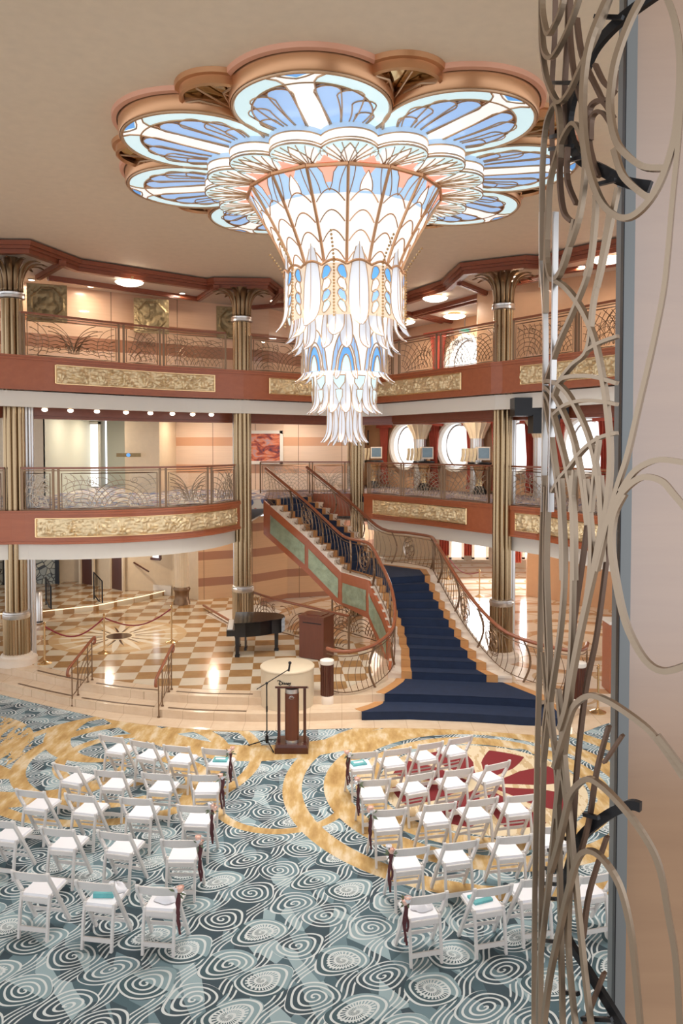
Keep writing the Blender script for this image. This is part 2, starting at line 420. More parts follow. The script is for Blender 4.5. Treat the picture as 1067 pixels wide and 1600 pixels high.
def tag(o, label=None, cat=None, group=None, kind=None):
    if label: o['label'] = label
    if cat: o['category'] = cat
    if group: o['group'] = group
    if kind: o['kind'] = kind
    return o
def thing(name, label, cat, loc=(0,0,0), group=None):
    o = bpy.data.objects.new(name, None); COL.objects.link(o); o.location = loc; o.empty_display_size = .2
    o['_o'] = tuple(loc); return tag(o, label, cat, group)
def S(o): o['kind'] = 'structure'; return o
def copy_tree(o, parent=None):
    c = o.copy(); COL.objects.link(c)
    if parent is not None: c.parent = parent
    for ch in o.children: copy_tree(ch, c)
    return c
def smooth_path(pts, n=8, closed=False):
    pts = [Vector(p) for p in pts]; out = []; m = len(pts)
    for i in range(m if closed else m-1):
        g = (lambda k: pts[k % m]) if closed else (lambda k: pts[max(0, min(m-1, k))])
        p0, p1, p2, p3 = g(i-1), g(i), g(i+1), g(i+2)
        for j in range(n):
            t = j/n; out.append(.5*((2*p1)+(p2-p0)*t+(2*p0-5*p1+4*p2-p3)*t*t+(3*p1-p0-3*p2+p3)*t**3))
    if not closed: out.append(pts[-1])
    return out
def V2(l, z=0.): return [Vector((a, b, z)) for a, b in l]
class Path:
    def __init__(s, pts):
        s.p = [Vector(p) for p in pts]; s.c = [0.]
        for i in range(1, len(s.p)): s.c.append(s.c[-1]+(s.p[i]-s.p[i-1]).length)
        s.L = s.c[-1]
    def at(s, d):
        d = max(0, min(s.L, d)); i = 1
        while i < len(s.c)-1 and s.c[i] < d: i += 1
        t = (d-s.c[i-1])/max(1e-9, s.c[i]-s.c[i-1]); return s.p[i-1].lerp(s.p[i], t)
    def nrm(s, d):
        t = s.at(d+.05)-s.at(d-.05); t.z = 0; t.normalize(); return Vector((t.y, -t.x, 0))   # towards the camera for left-to-right paths
    def x_to_s(s, x):
        for i in range(1, len(s.p)):
            if (s.p[i-1].x-x)*(s.p[i].x-x) <= 0 and s.p[i-1].x != s.p[i].x:
                return s.c[i-1]+(s.c[i]-s.c[i-1])*(x-s.p[i-1].x)/(s.p[i].x-s.p[i-1].x)
        return 0 if x < s.p[0].x else s.L
def offset(pts, d):
    P = Path(pts); return [p+P.nrm(c)*d for p, c in zip(P.p, P.c)]

# ------------------------------------------------------------------ floors
PZ = .32; D4 = 3.83; D5 = 7.3
fl = MB(); fl.add([(-9, 3, 0), (8, 3, 0), (8, 16.2, 0), (-9, 17.5, 0)], [(0,1,2,3)])
tag(S(fl.build('floor', 'carpet', base=(0,0,0))), 'teal, gold and red swirl patterned carpet under the white chairs')
fl = MB(); fl.prism([(-14, 2), (14, 2), (14, 40), (-14, 40)], -.2, -.012)
S(fl.build('floor', 'lobby', base=(0,0,0)))
ap_px = [(-90,1060),(0,1085),(100,1109),(200,1129),(330,1141),(450,1141),(560,1138),(680,1139),(785,1145),(850,1149),(904,1146),(944,1132),(985,1122)]
ap = smooth_path([G(a, b, 0) for a, b in ap_px], 5)
mb = MB(); mb.prism([(p.x, p.y) for p in ap]+[(9, 16), (9, 19), (1, 19), (-12, 22)], -.01, .006)
S(mb.build('floor', 'marble', base=(0,0,0)))
mb = MB(); mb.prism([(9, 15), (14, 15), (14, 40), (1.5, 40), (1.5, 18), (3, 16.6), (4.6, 15.6)], -.01, .010)
S(mb.build('floor', 'lobby', base=(0,0,0)))
n1 = smooth_path([G(a, b, .16) for a, b in [(-80,1050),(29,1073),(113,1092),(241,1108),(360,1115),(460,1115),(560,1112),(640,1110),(760,1115),(850,1119)]], 5)
n2 = smooth_path([G(a, b, PZ) for a, b in [(-60,1028),(59,1053),(132,1068),(248,1083),(360,1089),(460,1089),(560,1086),(620,1084),(740,1087),(850,1092)]], 5)
def close_right(pts, cx, cy, r):
    return [(p.x, p.y) for p in pts]
st_end1 = [(4.75, 15.15), (4.85, 15.6), (4.6, 16.1), (3.5, 16.4), (1.2, 16.6)]
mb = MB(); mb.prism([(p.x, p.y) for p in n1]+[(4.45, 14.75)]+st_end1+[(-12, 21)], 0, .16)
S(mb.build('floor', 'marble', base=(0,0,0)))
mb = MB(); mb.prism([(p.x, p.y) for p in n2 if p.x < 4.0]+[(4.3, 15.3), (4.5, 15.6), (4.3, 16.0), (3.5, 16.3), (1.7, 16.6), (1.0, 18.0), (0.6, 19.2), (-.4, 20.4), (-2.3, 21.2), (-2.6, 24), (-2.9, 27), (-12, 27), (-12, 18.)], .155, PZ)
S(mb.build('floor', 'marble', base=(0,0,0)))
mb = MB(); inn = offset(n2, -.42)
mb.prism([(p.x, p.y) for p in inn if p.x < .2 and p.x > -7.6]+[(.7, 16.6), (.6, 19.2), (-.4, 20.2), (-2.3, 21.2), (-2.8, 26.8), (-12, 26.8), (-12, 18.3)], PZ-.05, PZ+.005)
S(mb.build('floor', 'checker', base=(0,0,0)))
def strip(px_list, z, nm, lab):
    mb = MB(); mb.ribbon(smooth_path([G(a, b, z+.004) for a, b in px_list], 4), .045, .008)
    tag(S(mb.build(nm, 'dark_line')), None)
strip([(29,1068),(70,1078),(113,1087)], .16, 'trim_21', '')
strip([(128,1090),(185,1098),(241,1103.5)], .16, 'trim_22', '')
strip([(263,1105.5),(310,1109),(385,1111)], .16, 'trim_23', '')
strip([(59,1047.6),(95,1056),(132,1063)], PZ, 'trim_24', '')
strip([(151,1067),(200,1074),(248,1078)], PZ, 'trim_25', '')
strip([(276,1080),(320,1083),(395,1084.5)], PZ, 'trim_26', '')
# raised terrace at the back left
tz = .50
te = [G(a, b, tz) for a, b in [(-60,962),(0,958),(70,953.5),(150,945),(225,930),(262,921)]]
mb = MB(); mb.prism([(p.x, p.y) for p in te]+[(-5, 29), (-16, 29)], PZ, tz); S(mb.build('floor', 'checker', base=(0,0,0)))
mb = MB(); mb.ribbon([p+Vector((0, -.03, -.02)) for p in te], .03, .02)
tag(S(mb.build('trim_27', simple('step_light_strip', (.9, .85, .7), .4, em=(1., .85, .6), es=1.1))), 'thin glowing light strip along the edge of the raised terrace')

# decks
e4 = V2([(-12,14.8),(-9,16.6),(-7.6,17.25),(-6.5,17.25),(-5.4,17.46),(-4.4,17.9),(-3.6,18.57),(-3.05,19.5),(-2.75,20.5),(-2.66,21.2)], D4)
e4l = smooth_path(e4, 4)
e4r = V2([(.69,23.8),(2.47,21.35),(3.73,19.4),(4.0,19.05),(4.68,18),(5.33,15.9),(5.9,13.5)], D4)
L24 = Vector((-2.2,21.6,D4)); R24 = Vector((-1.0,23.2,D4))
e4c = [Vector((-2.66,21.35,D4)), L24, R24, Vector((-.9,24.5,D4)), Vector((.6,24.5,D4)), e4r[0]]
mb = MB(); mb.prism([(p.x, p.y) for p in offset(e4l, -.05)+e4c[:1]+[L24]+[Vector((-2.9,31,0))]]+[(-14,31),(-14,15)], D4-.25, D4)
S(mb.build('floor', 'deckcarpet2', base=(0,0,0)))
mb = MB(); mb.prism([(p.x, p.y) for p in [L24, R24]+e4c[3:-1]+offset(e4r, -.05)]+[(8.5,13.5),(8.5,20.5),(3,29),(1,31),(-2.9,31)], D4-.25, D4-.001)
S(mb.build('floor', 'deckcarpet', base=(0,0,0)))
e5 = smooth_path(V2([(-11,13.6),(-7.4,16.75),(-6.2,17.8),(-5,18.9),(-3.9,19.75),(-2.6,20.4),(-1.34,21.3),(.3,22.6)], D5), 4)[:-1]+V2([(.3,22.6),(.97,22.4),(3.56,18.5),(3.8,18.3),(4.53,17.3),(5.6,15.6),(6.8,13.4)], D5)
mb = MB(); mb.prism([(p.x, p.y) for p in offset(e5, -.05)]+[(12,13),(12,32),(-14,32),(-14,13.6)], D5-.25, D5)
S(mb.build('floor', 'deckcarpet', base=(0,0,0)))

TR = [0]
def fascia(path, z, x0, x1, lab):
    P = Path(path); a, b2 = P.x_to_s(x0), P.x_to_s(x1); n = max(2, int((b2-a)/.3))
    pts = [P.at(a+(b2-a)*i/n) for i in range(n+1)]
    for q, (dz0, dz1, off, m) in enumerate(((0, -.72, .0, 'wood_red'), (-.74, -1.09, -.16, 'cream'))):
        mb = MB(); o1 = offset(pts, off); o2 = offset(pts, off-.12)
        mb.prism([(p.x, p.y) for p in o1]+[(p.x, p.y) for p in o2[::-1]], z+dz1, z+dz0)
        TR[0] += 1; tag(S(mb.build('trim_%d' % TR[0], m)), lab+(' wooden fascia board' if q == 0 else ' cream cove band'))
    # thin mouldings
    mb = MB()
    for dz in (-.03, -.69): mb.ribbon([p+Vector((0,0,dz)) for p in offset(pts, .012)], .03, .05)
    mb.ribbon([p+Vector((0,0,.02)) for p in offset(pts, -.05)], .14, .04)
    TR[0] += 1; S(mb.build('trim_%d' % TR[0], 'wood_red'))
    return P
def relief(P, x0, x1, ztop, zbot, lab, m='relief', grp='gilded relief panels on the balcony fronts', seed=0):
    a, b2 = P.x_to_s(x0), P.x_to_s(x1); L = b2-a; n = max(10, int(L/.024)); nv = 18; H = ztop-zbot
    def fn(u, v):
        s = a+L*u; p = P.at(s); nm = P.nrm(s); z = zbot+H*v
        q = Vector((s*6.2+seed*9, z*7.5, seed)); d = noise.noise(q+Vector((noise.noise(q*1.3)*1.4, noise.noise(q*1.7+Vector((5,5,5)))*1.4, 0)))
        wv = math.sin(z*70+math.sin(s*7+d*3)*2.4)
        cell = (s*1.9+seed) % 1-.5; rr = math.hypot(cell/1.9, (z-zbot-H*.42)); shell = .028*max(0, 1-(rr/.17)**2)*(1+.5*math.cos(math.atan2(z-zbot, cell)*9))
        edge = min(1, min(u*L, (1-u)*L, v*H, (1-v)*H)/.03)
        h = .012+edge*(.075*abs(d)+.007*wv+shell*1.3)
        return Vector((p.x, p.y, z))+nm*h
    t = thing('relief_panel', lab, 'relief panel', (P.at((a+b2)/2).x, P.at((a+b2)/2).y, zbot), grp)
    mb = MB().grid(fn, n, nv); mb.sm = True; mb.build('carved_relief', m, t)
    fr = []
    for k in range(21): fr.append(P.at(a+L*k/20)+P.nrm(a+L*k/20)*.02)
    mb = MB()
    for z in (zbot, ztop): mb.ribbon([Vector((p.x, p.y, z)) for p in fr], .04, .02)
    for e in (0, -1): mb.box((fr[e].x, fr[e].y, (ztop+zbot)/2), (.03, .04, H))
    mb.build('frame', 'brass', t); return t
P4l = fascia(e4l, D4, -12, -2.66, 'lower left balcony')
P4r = fascia(e4r, D4, .69, 5.9, 'lower right balcony')
mb = MB(); mb.prism([(-2.1,23.6),(-.95,23.6),(-.95,24.45),(.55,24.45),(.55,24.6),(-2.1,24.6)], D4-.72, D4-.01); S(mb.build('trim_40', 'wood_red'))
P5 = fascia(e5, D5, -11, 6.8, 'upper balcony')
relief(P4l, -6.88, -2.80, D4-.13, D4-.55, 'long curved gilded relief on the lower left balcony, above the checkered floor', seed=1)
relief(P4r, .98, 3.28, D4-.13, D4-.55, 'gilded relief on the lower right balcony, above the lower staircase railing', seed=2)
relief(P4r, 4.25, 5.5, D4-.13, D4-.55, 'gilded relief on the lower right balcony, to the right of the right bronze column', seed=3)
relief(P5, -6.5, -3.3, D5-.13, D5-.55, 'gilded relief on the upper balcony between the two left bronze columns', seed=4)
relief(P5, -1.95, -.2, D5-.13, D5-.55, 'gilded relief on the upper balcony just left of the chandelier tip', seed=5)
relief(P5, .75, 3.0, D5-.13, D5-.55, 'gilded relief on the upper balcony just right of the chandelier', seed=6)
relief(P5, 4.15, 5.6, D5-.13, D5-.55, 'gilded relief on the upper balcony right of the right bronze column', seed=7)

# ------------------------------------------------------------------ ceiling
CZ = 9.85
mb = MB(); mb.prism([(-14,-1),(12,-1),(12,34),(-14,34)], CZ, CZ+.2); S(mb.build('ceiling', 'plaster', base=(0,0,0)))
SZ = 9.6
tl = [G(a, b, SZ) for a, b in [(-150,378),(0,391),(45,391),(125,420),(322,449),(335,447),(420,448),(441,464),(470,474),(530,480),(600,478),(632,471),(693,451),(722,425),(822,414),(842,415),(900,402),(964,389),(1100,358)]]
mb = MB(); mb.prism([(p.x, p.y) for p in offset(tl, -.14)]+[(12,12),(12,34),(-14,34),(-14,14)], SZ, CZ-.02); S(mb.build('ceiling', 'soffit', base=(0,0,0)))
for i, (off, zz, hh, ww) in enumerate(((.0, 9.76, .10, .10), (-.07, 9.69, .09, .12), (-.17, 9.60, .10, .16))):
    mb = MB(); mb.ribbon([Vector((p.x, p.y, zz)) for p in offset(tl, off+.03)], ww, hh); S(mb.build('trim_%d' % (50+i), 'wood_trim', base=(0,0,0)))
# coffer beams: parallels of the edge and cross beams
def beam(a, b2, w=.22, nm='trim_60'):
    mb = MB(); mb.ribbon([Vector((a[0], a[1], 9.56)), Vector((b2[0], b2[1], 9.56))], w, .12); mb.ribbon([Vector((a[0], a[1], 9.51)), Vector((b2[0], b2[1], 9.51))], w*.5, .06); S(mb.build(nm, 'wood_trim'))
def bp(px, py): return tuple(G(px, py, 9.5))[:2]
bms = [((98,415),(60,437)),((75,437),(310,470)),((338,452),(310,470)),((455,478),(395,483)),((440,458),(425,476)),
       ((620,500),(760,462)),((718,445),(760,462)),((625,489),(650,498)),((650,495),(770,466)),((620,488),(690,505)),((655,494),(755,516)),((625,523),(760,505)),((620,515),(670,530)),((860,430),(962,415)),((870,412),(862,432)),((862,432),(800,447))]
for i, (a, b2) in enumerate(bms): beam(bp(*a), bp(*b2), .16, 'trim_%d' % (60+i))
# bowl lamps on the upper ceiling
def bowl(px, py, z, lab, s=1., e=60, g='lit glass bowl lamps'):
    p = G(px, py, z); t = thing('ceiling_lamp', lab, 'ceiling lamp', p, g)
    mb = MB().lathe([(.02*s, -.10*s), (.18*s, -.085*s), (.30*s, -.04*s), (.34*s, 0.), (.30*s, .02)], p, 32, flute=16, amp=.07); mb.build('glass_bowl', 'lampw', t)
    mb = MB().lathe([(.2*s, 0.02), (.2*s, .12)], p, 20); mb.build('base_plate', 'brass', t)
    l = lamp('lamp_light', (p.x, p.y, z-.16), e, size=.3); l.parent = t; l.location = (0, 0, -.16)
    return t
bowl(202, 441, 9.5, 'lit bowl lamp on the coffered ceiling between the two left bronze columns')
bowl(680, 466, 9.5, 'lit bowl lamp nearest the chandelier on the right coffered ceiling')
bowl(710, 494, 9.5, 'lit bowl lamp behind the other one, left of the right bronze column')
bowl(632, 503, 9.5, 'half hidden lit bowl lamp beside the right edge of the chandelier')
bowl(950, 405, 9.5, 'lit bowl lamp seen through the metal scroll screen')
bowl(700, 521, 9.5, 'flat lit ceiling lamp above the upper porthole')
# ------------------------------------------------------------------ walls
def wall(pts, z0, z1, m, nm, th=.12):
    mb = MB(); mb.prism([(p[0], p[1]) for p in pts]+[(p[0], p[1]+th) for p in pts[::-1]], z0, z1); return S(mb.build(nm, m))
g2 = lambda px, py, z: tuple(G(px, py, z))[:2]
wall([g2(-120,425,9.6), g2(40,441,9.6), g2(300,471,9.6), g2(420,482,9.6), (-1.5,25.2), (.6,26.8)], D5, 9.62, 'stripe5', 'wall_upper_left')
wall([(3.8,21.6), (4.6,20.6), (7.2,18.4), (8.5,16)], D5, 9.62, 'wallpeach', 'wall_upper_right')
Wa = (.5, 30.5); Wb = (8.5, 19.7)
wall([(-.5, 31), Wa, Wb], D5, 9.62, 'wallpeach', 'wall_upper_back')
wall([Wa, Wb], D4, 7.1, 'wallpeach', 'wall_middle_right')
wall([(-6.4,27), (-2, 26.6), (.2, 26.9)], D4, 7.1, 'stripe4', 'wall_middle_back')
wall([(.2,26.9),(.4,30.6),(.6,30.6)], D4, 7.1, 'wallcream', 'wall_middle_centre')
wall([(-14,23.2),(-9.0,23.2)], D4, 7.1, 'wallcream', 'wall_middle_left')
wall([(-9.0,29.5),(-6.2,29.5)], D4, 7.1, 'wallgreen', 'wall_middle_far')
wall([(-9.0,23.2),(-9.1,29.5)], D4, 7.1, 'wallgreen', 'wall_middle_side')
wall([(-7.05,25.0),(-5.9,24.9),(-5.8,26.9)], D4, 7.1, 'wallcream', 'wall_middle_pier')
# soffit under upper deck, with downlights
mb = MB(); mb.prism([(p.x, p.y) for p in offset(e5, -.3)]+[(12,13),(12,31),(-14,31),(-14,13.6)], 6.42, 6.48); S(mb.build('ceiling', 'soffit', base=(0,0,0)))
mb = MB(); o5 = offset(e5, -1.1); mb.ribbon([Vector((p.x, p.y, 6.15)) for p in o5], .3, .20); mb.ribbon([Vector((p.x, p.y, 6.03)) for p in offset(e5, -1.18)], .34, .10); mb.ribbon([Vector((p.x, p.y, 6.34)) for p in offset(e5, -1.25)], .5, .2); S(mb.build('trim_80', 'wood_trim'))
mb = MB(); mb.prism([(p.x, p.y) for p in offset(e4l, -.3)]+[(-2.6,31),(-14,31)], 2.95, 3.0); S(mb.build('ceiling', 'soffit', base=(0,0,0)))
mb = MB(); mb.prism([(p.x, p.y) for p in offset(e4r, -.3)]+[(12,13),(12,40),(-2.3,40),(-2.3,24.7),(.5,24.7)], 2.95, 3.0); S(mb.build('ceiling', 'soffit', base=(0,0,0)))
# deck 3 walls
wall([G(310,938,PZ)[:2], G(400,930,PZ)[:2], (-1.9, 26.8), (0.5, 27.6), (1.2,28.4)], 0, 2.97, 'stripe3', 'wall_lower_back')
wall([G(190,923,tz)[:2], G(268,930,PZ)[:2], G(310,938,PZ)[:2]], .1, 2.97, 'wallcream', 'wall_lower_left')
wall([(-14,28.2), G(60,911,tz)[:2], G(125,908,tz)[:2], G(190,923,tz)[:2]], .1, 2.97, 'wallcream', 'wall_lower_far')
wall([(1.0,38),(5.2,36.5),(14,27)], 0, 2.97, 'wallcream', 'wall_lower_right')
wall([(6.6,27.2),(7.5,26.2),(9.5,24.0),(12,22)], 0, 2.97, 'wallpeach', 'wall_lower_desk')
mb = MB(); mb.ribbon([G(190,921,tz)+Vector((0,-.06,.1)), G(268,930,PZ)+Vector((0,-.06,.15))], .05, .35); S(mb.build('baseboard_left', 'stone_w'))

# ------------------------------------------------------------------ bronze columns
def column(x, y, lab, zb, ztop=9.47, ped=True, s=1.):
    t = thing('palm_column', lab, 'column', (x, y, zb), 'bronze palm columns')
    R = .235*s; zr = 1.45
    # upper shaft: cluster of tubes
    mb = MB()
    for k in range(10):
        a = 2*PI*(k+.25)/10; mb.tube([(x+math.cos(a)*R*.80, y+math.sin(a)*R*.80, zr+.05), (x+math.cos(a)*R*.80, y+math.sin(a)*R*.80, 8.72)], R*.235, 12)
    mb.lathe([(R*.74, zr), (R*.74, 8.7)], (x, y, 0), 24); mb.build('fluted_shaft', 'bronze', t)
    mb = MB().lathe([(R*1.13, zr-1.0 if False else zb+.1), (R*1.13, zr-.06)], (x, y, 0), 48, flute=24, amp=.10); mb.build('lower_shaft', 'bronze', t)
    mb = MB().lathe([(R*1.2, zr-.08), (R*1.28, zr-.05), (R*1.28, zr+.03), (R*1.22, zr+.04), (R*1.22, zr+.08), (R*1.1, zr+.09)], (x, y, 0), 32); mb.build('collar', 'chrome', t)
    mb = MB().lathe([(R*1.05, 8.66), (R*1.22, 8.68), (R*1.22, 8.73), (R*1.15, 8.74), (R*1.2, 8.76), (R*1.2, 8.80), (R*1.0, 8.82)], (x, y, 0), 32); mb.build('neck_ring', 'chrome', t)
    for k in range(12):
        a = 2*PI*(k+.5)/12; er = Vector((math.cos(a), math.sin(a), 0)); et = Vector((-math.sin(a), math.cos(a), 0))
        def fn(u, v, er=er, et=et):
            h = v; rad = R*.9 + (.52*s)*(h**2.6); z = 8.8+(ztop-8.8)*(math.sin(h*PI*.55)/math.sin(PI*.55) if h < .95 else 1.0-(h-.95)*.8)
            wd = (R*.22+.026*s*math.sin(min(1, h*1.1)*PI*.5))*(math.sqrt(max(0, 1-((h-.62)/.38)**2)) if h > .62 else 1)
            uu = (u-.5)*2; return Vector((x, y, z))+er*(rad-abs(uu)*0+.04*(1-uu*uu))+et*(uu*wd)
        mb = MB().grid(fn, 6, 14); mb.sm = True
        o = mb.build('palm_leaf', 'bronze_dark', t)
        md = o.modifiers.new('solid', 'SOLIDIFY'); md.thickness = .015
    mb = MB().lathe([(R*.6, 8.8), (R*.6, 9.0), (R*.7, 9.6)], (x, y, 0), 24); mb.build('capital_core', 'bronze_dark', t)
    if ped:
        mb = MB().lathe([(R*1.9, zb-.01), (R*1.9, zb+.14), (R*1.45, zb+.17), (R*1.45, zb+.22), (R*1.2, zb+.24)], (x, y, 0), 8 if ped == 8 else 32, a0=0); mb.build('stone_base', 'stone', t)
    return t
cl = G(28, 1046, .0+PZ)
column(-7.5, 17.6, 'leftmost bronze palm column, standing on the curved steps', PZ)
column(-2.69, 20.85, 'bronze palm column behind the grand piano', PZ)
column(3.98, 19.0, 'right bronze palm column rising behind the navy carpeted stairs', .005)
t = thing('side_column', 'slim bronze column glimpsed behind the chandelier tip', 'column', (.5, 24.2, 0), 'bronze palm columns')
mb = MB()
for k in range(10):
    a = 2*PI*k/10; mb.tube([(.5+math.cos(a)*.17, 24.2+math.sin(a)*.17, 0.02), (.5+math.cos(a)*.17, 24.2+math.sin(a)*.17, 9.5)], .055, 8)
mb.lathe([(.17, .02), (.17, 9.5)], (.5, 24.2, 0), 16); mb.build('fluted_shaft', 'bronze', t)
for (x, y, lab) in ((-2.86, 21.25, 'pale steel half column attached behind the middle bronze column'), (4.25, 19.35, 'pale steel half column attached behind the right bronze column'), (-7.35, 18.0, 'pale steel half column attached behind the leftmost bronze column')):
    mb = MB()
    for k in range(8):
        a = 2*PI*k/8; mb.tube([(x+math.cos(a)*.1, y+math.sin(a)*.1, PZ+.01 if x < 0 else .02), (x+math.cos(a)*.1, y+math.sin(a)*.1, D5-.72)], .05, 8)
    tag(mb.build('half_column', 'chrome'), lab, 'column', 'pale half columns')

# ------------------------------------------------------------------ tracery railings
def clipline(pts, u0, u1, v0, v1):
    out = []; cur = []
    for p in pts:
        if u0 <= p[0] <= u1 and v0 <= p[1] <= v1: cur.append(p)
        else:
            if len(cur) > 1: out.append(cur)
            cur = []
    if len(cur) > 1: out.append(cur)
    return out
def art(w, h, kind, rnd):
    L = []
    def arc(cx, cy, r, a0, a1, n=None):
        n = n or max(8, int(abs(a1-a0)*r/.045)); L.append([(cx+r*math.cos(a0+(a1-a0)*i/n), cy+r*math.sin(a0+(a1-a0)*i/n)) for i in range(n+1)])
    def spiral(cx, cy, R, a0, turns=1.6, sg=1):
        n = 20; L.append([(cx+R*(1-i/n*.85)*math.cos(a0+sg*turns*2*PI*i/n), cy+R*(1-i/n*.85)*math.sin(a0+sg*turns*2*PI*i/n)) for i in range(n+1)])
    def wav(x0, x1, y, am=.025):
        n = int((x1-x0)/.03)+1; L.append([(x0+(x1-x0)*i/n, y+am*math.sin((x0+(x1-x0)*i/n)*22)) for i in range(n+1)])
    if kind == 0:                                    # fan from a corner, shell, waves
        for r in (.25, .4, .55, .68, .85, 1.0, 1.12): arc(0, -.05, r, 0, PI/2)
        for a in (.25, .5, .75, 1.0, 1.25): L.append([(t*1.1*math.cos(a), t*1.1*math.sin(a)-.05) for t in [.25+.75*i/10 for i in range(11)]])
        cx = w*.62
        for r in (.18, .3, .42, .54): arc(cx, 0, r, 0, PI)
        spiral(w*.72, h*.68, .10, 0); spiral(w*.86, h*.62, .08, 2)
        for r in (.2, .32, .44, .56): arc(w, h*.45, r, PI/2, PI)
        for k in range(7): L.append([(w*.45+k*.12+.03*math.sin(j*1.2), h*.05+j*h*.05) for j in range(12)])
    elif kind == 1:                                  # symmetric fountain with spirals
        for k in range(5):
            r = .2+.13*k
            for sg in (-1, 1):
                cx = w/2+sg*r; arc(cx, h*.1, r, (PI if sg > 0 else 0), PI/2)
                arc(cx, h*.1, r*.82, (PI if sg > 0 else 0), PI/2)
        for sg in (-1, 1):
            for q, rr in ((.16, .09), (.36, .07), (.5, .05)): spiral(w/2+sg*q, h*(.22+.05*(q < .3)), rr, 0 if sg > 0 else PI, 1.6, sg)
        for y in (.08, .14, .2, .27, .34): wav(0, w, y*h*1.6, .016)
        for r in (.2, .34, .48): arc(0, h*.35, r, -PI/2, PI/2); arc(w, h*.35, r, PI/2, 3*PI/2)
    else:                                            # wave crests
        for cx in (w*.2, w*.62, w*1.0):
            for r in (.2, .3, .4, .5, .6, .7): arc(cx, -.05+.02*math.sin(cx*9), r, .1, PI-.1)
        for cx in (0, w*.4, w*.8):
            for r in (.3, .42, .54): arc(cx, h*.5, r, .3, 1.9)
        spiral(w*.3, h*.75, .11, 1); spiral(w*.75, h*.8, .09, 3)
        for k in range(5): L.append([(w*.05+k*.16+.025*math.sin(j*1.3), j*h/14) for j in range(15)])
    out = []
    for l in L: out += clipline(l, .015, w-.015, .015, h-.015)
    return out
def railing(path, lab, posts, h=1.0, z=None, kinds=(0, 1, 2), mat='iron_lt', r=.0085, rm='wood_rail', gl=True, grp='balcony railings with glass and metal scrollwork', inset=.12):
    P = Path(offset(path, -inset)); t = thing('balcony_railing', lab, 'railing', P.at(P.L/2), grp)
    n = max(6, int(P.L/.2)); top = [P.at(P.L*i/n)+Vector((0,0,h)) for i in range(n+1)]
    mb = MB(); mb.ribbon(top, .07, .045); mb.build('handrail', rm, t)
    mb = MB(); mb.ribbon([p-Vector((0,0,.06)) for p in top], .02, .02); mb.ribbon([p-Vector((0,0,h-.05)) for p in top], .03, .02); mb.build('lower_rail', 'iron', t)
    ss = [P.L*a for a in posts]
    for s0 in ss:
        p = P.at(s0); mb = MB(); mb.box((p.x, p.y, p.z+h/2), (.05, .03, h)); mb.build('post', 'iron', t)
    for i in range(len(ss)-1):
        a, b2 = ss[i]+.07, ss[i+1]-.07; w = b2-a
        if w < .3: continue
        z0 = .08; hh = h-.20
        f = lambda u, v, a=a: P.at(a+u)+Vector((0, 0, z0+v))
        k = kinds[i % len(kinds)]; mb = MB()
        for l in art(w, hh, k, None): mb.tube([f(*q) for q in l], r, 4)
        mb.build('scrollwork', mat, t)
        mb = MB(); nn = max(1, int(w/.25)); fr = [f(w*j/nn, 0) for j in range(nn+1)]+[f(w*j/nn, hh) for j in range(nn, -1, -1)]
        mb.tube(fr, .012, 4, closed=True); mb.build('panel_frame', 'iron', t)
        if gl:
            mb = MB(); th = .006
            q = [f(w*j/nn, 0) for j in range(nn+1)]; nm = P.nrm(a+w/2)*(-.03)
            mb.add([p+nm for p in q]+[p+nm+Vector((0,0,hh)) for p in q], [(j, j+1, nn+2+j, nn+1+j) for j in range(nn)]); mb.build('glass_pane', 'glass', t)
    return t
def sub(path, x0, x1):
    P = Path(path); a, b2 = P.x_to_s(x0), P.x_to_s(x1); n = max(2, int((b2-a)/.2)); return [P.at(a+(b2-a)*i/n) for i in range(n+1)]
railing(sub(e4l, -7.25, -2.75), 'curved railing of the lower left balcony, above the long shell relief', [0, .12, .14, .52, .545, .76, .785, 1])
railing(sub(e4l, -10, -7.6), 'end of the lower balcony railing left of the leftmost bronze column', [0, .5, 1])
railing(sub(e4r, .72, 3.72), 'lower right balcony railing left of the right bronze column', [0, .02, .3, .32, .63, .65, .98], kinds=(2, 2, 0))
railing(sub(e4r, 4.08, 5.8), 'lower right balcony railing right of the right bronze column', [0, .42, .44, .75, .77, 1], kinds=(2, 1, 0))
railing([Vector((-2.6, 24.5, D4)), Vector((.55, 24.5, D4))], 'straight railing at the back of the lower balcony, below the orange painting', [0, .5, .53, .86, 1], kinds=(2, 0, 1))
railing(sub(e5, -7.05, -3.0), 'upper balcony railing between the two left bronze columns', [0, .015, .45, .475, .66, .68, 1], kinds=(0, 1, 2), mat='iron', r=.0075)
railing(sub(e5, -9, -7.7), 'end of the upper balcony railing at the left edge', [0, 1], mat='iron')
railing(sub(e5, -2.35, 3.6), 'upper balcony railing passing behind the chandelier', [0, .28, .3, .55, .58, .76, .78, 1], kinds=(2, 0, 2), mat='iron', r=.0075)
railing(sub(e5, 3.95, 6.2), 'upper balcony railing right of the right bronze column', [0, .42, .44, .72, .75, 1], kinds=(2, 1, 0), mat='iron', r=.0075)

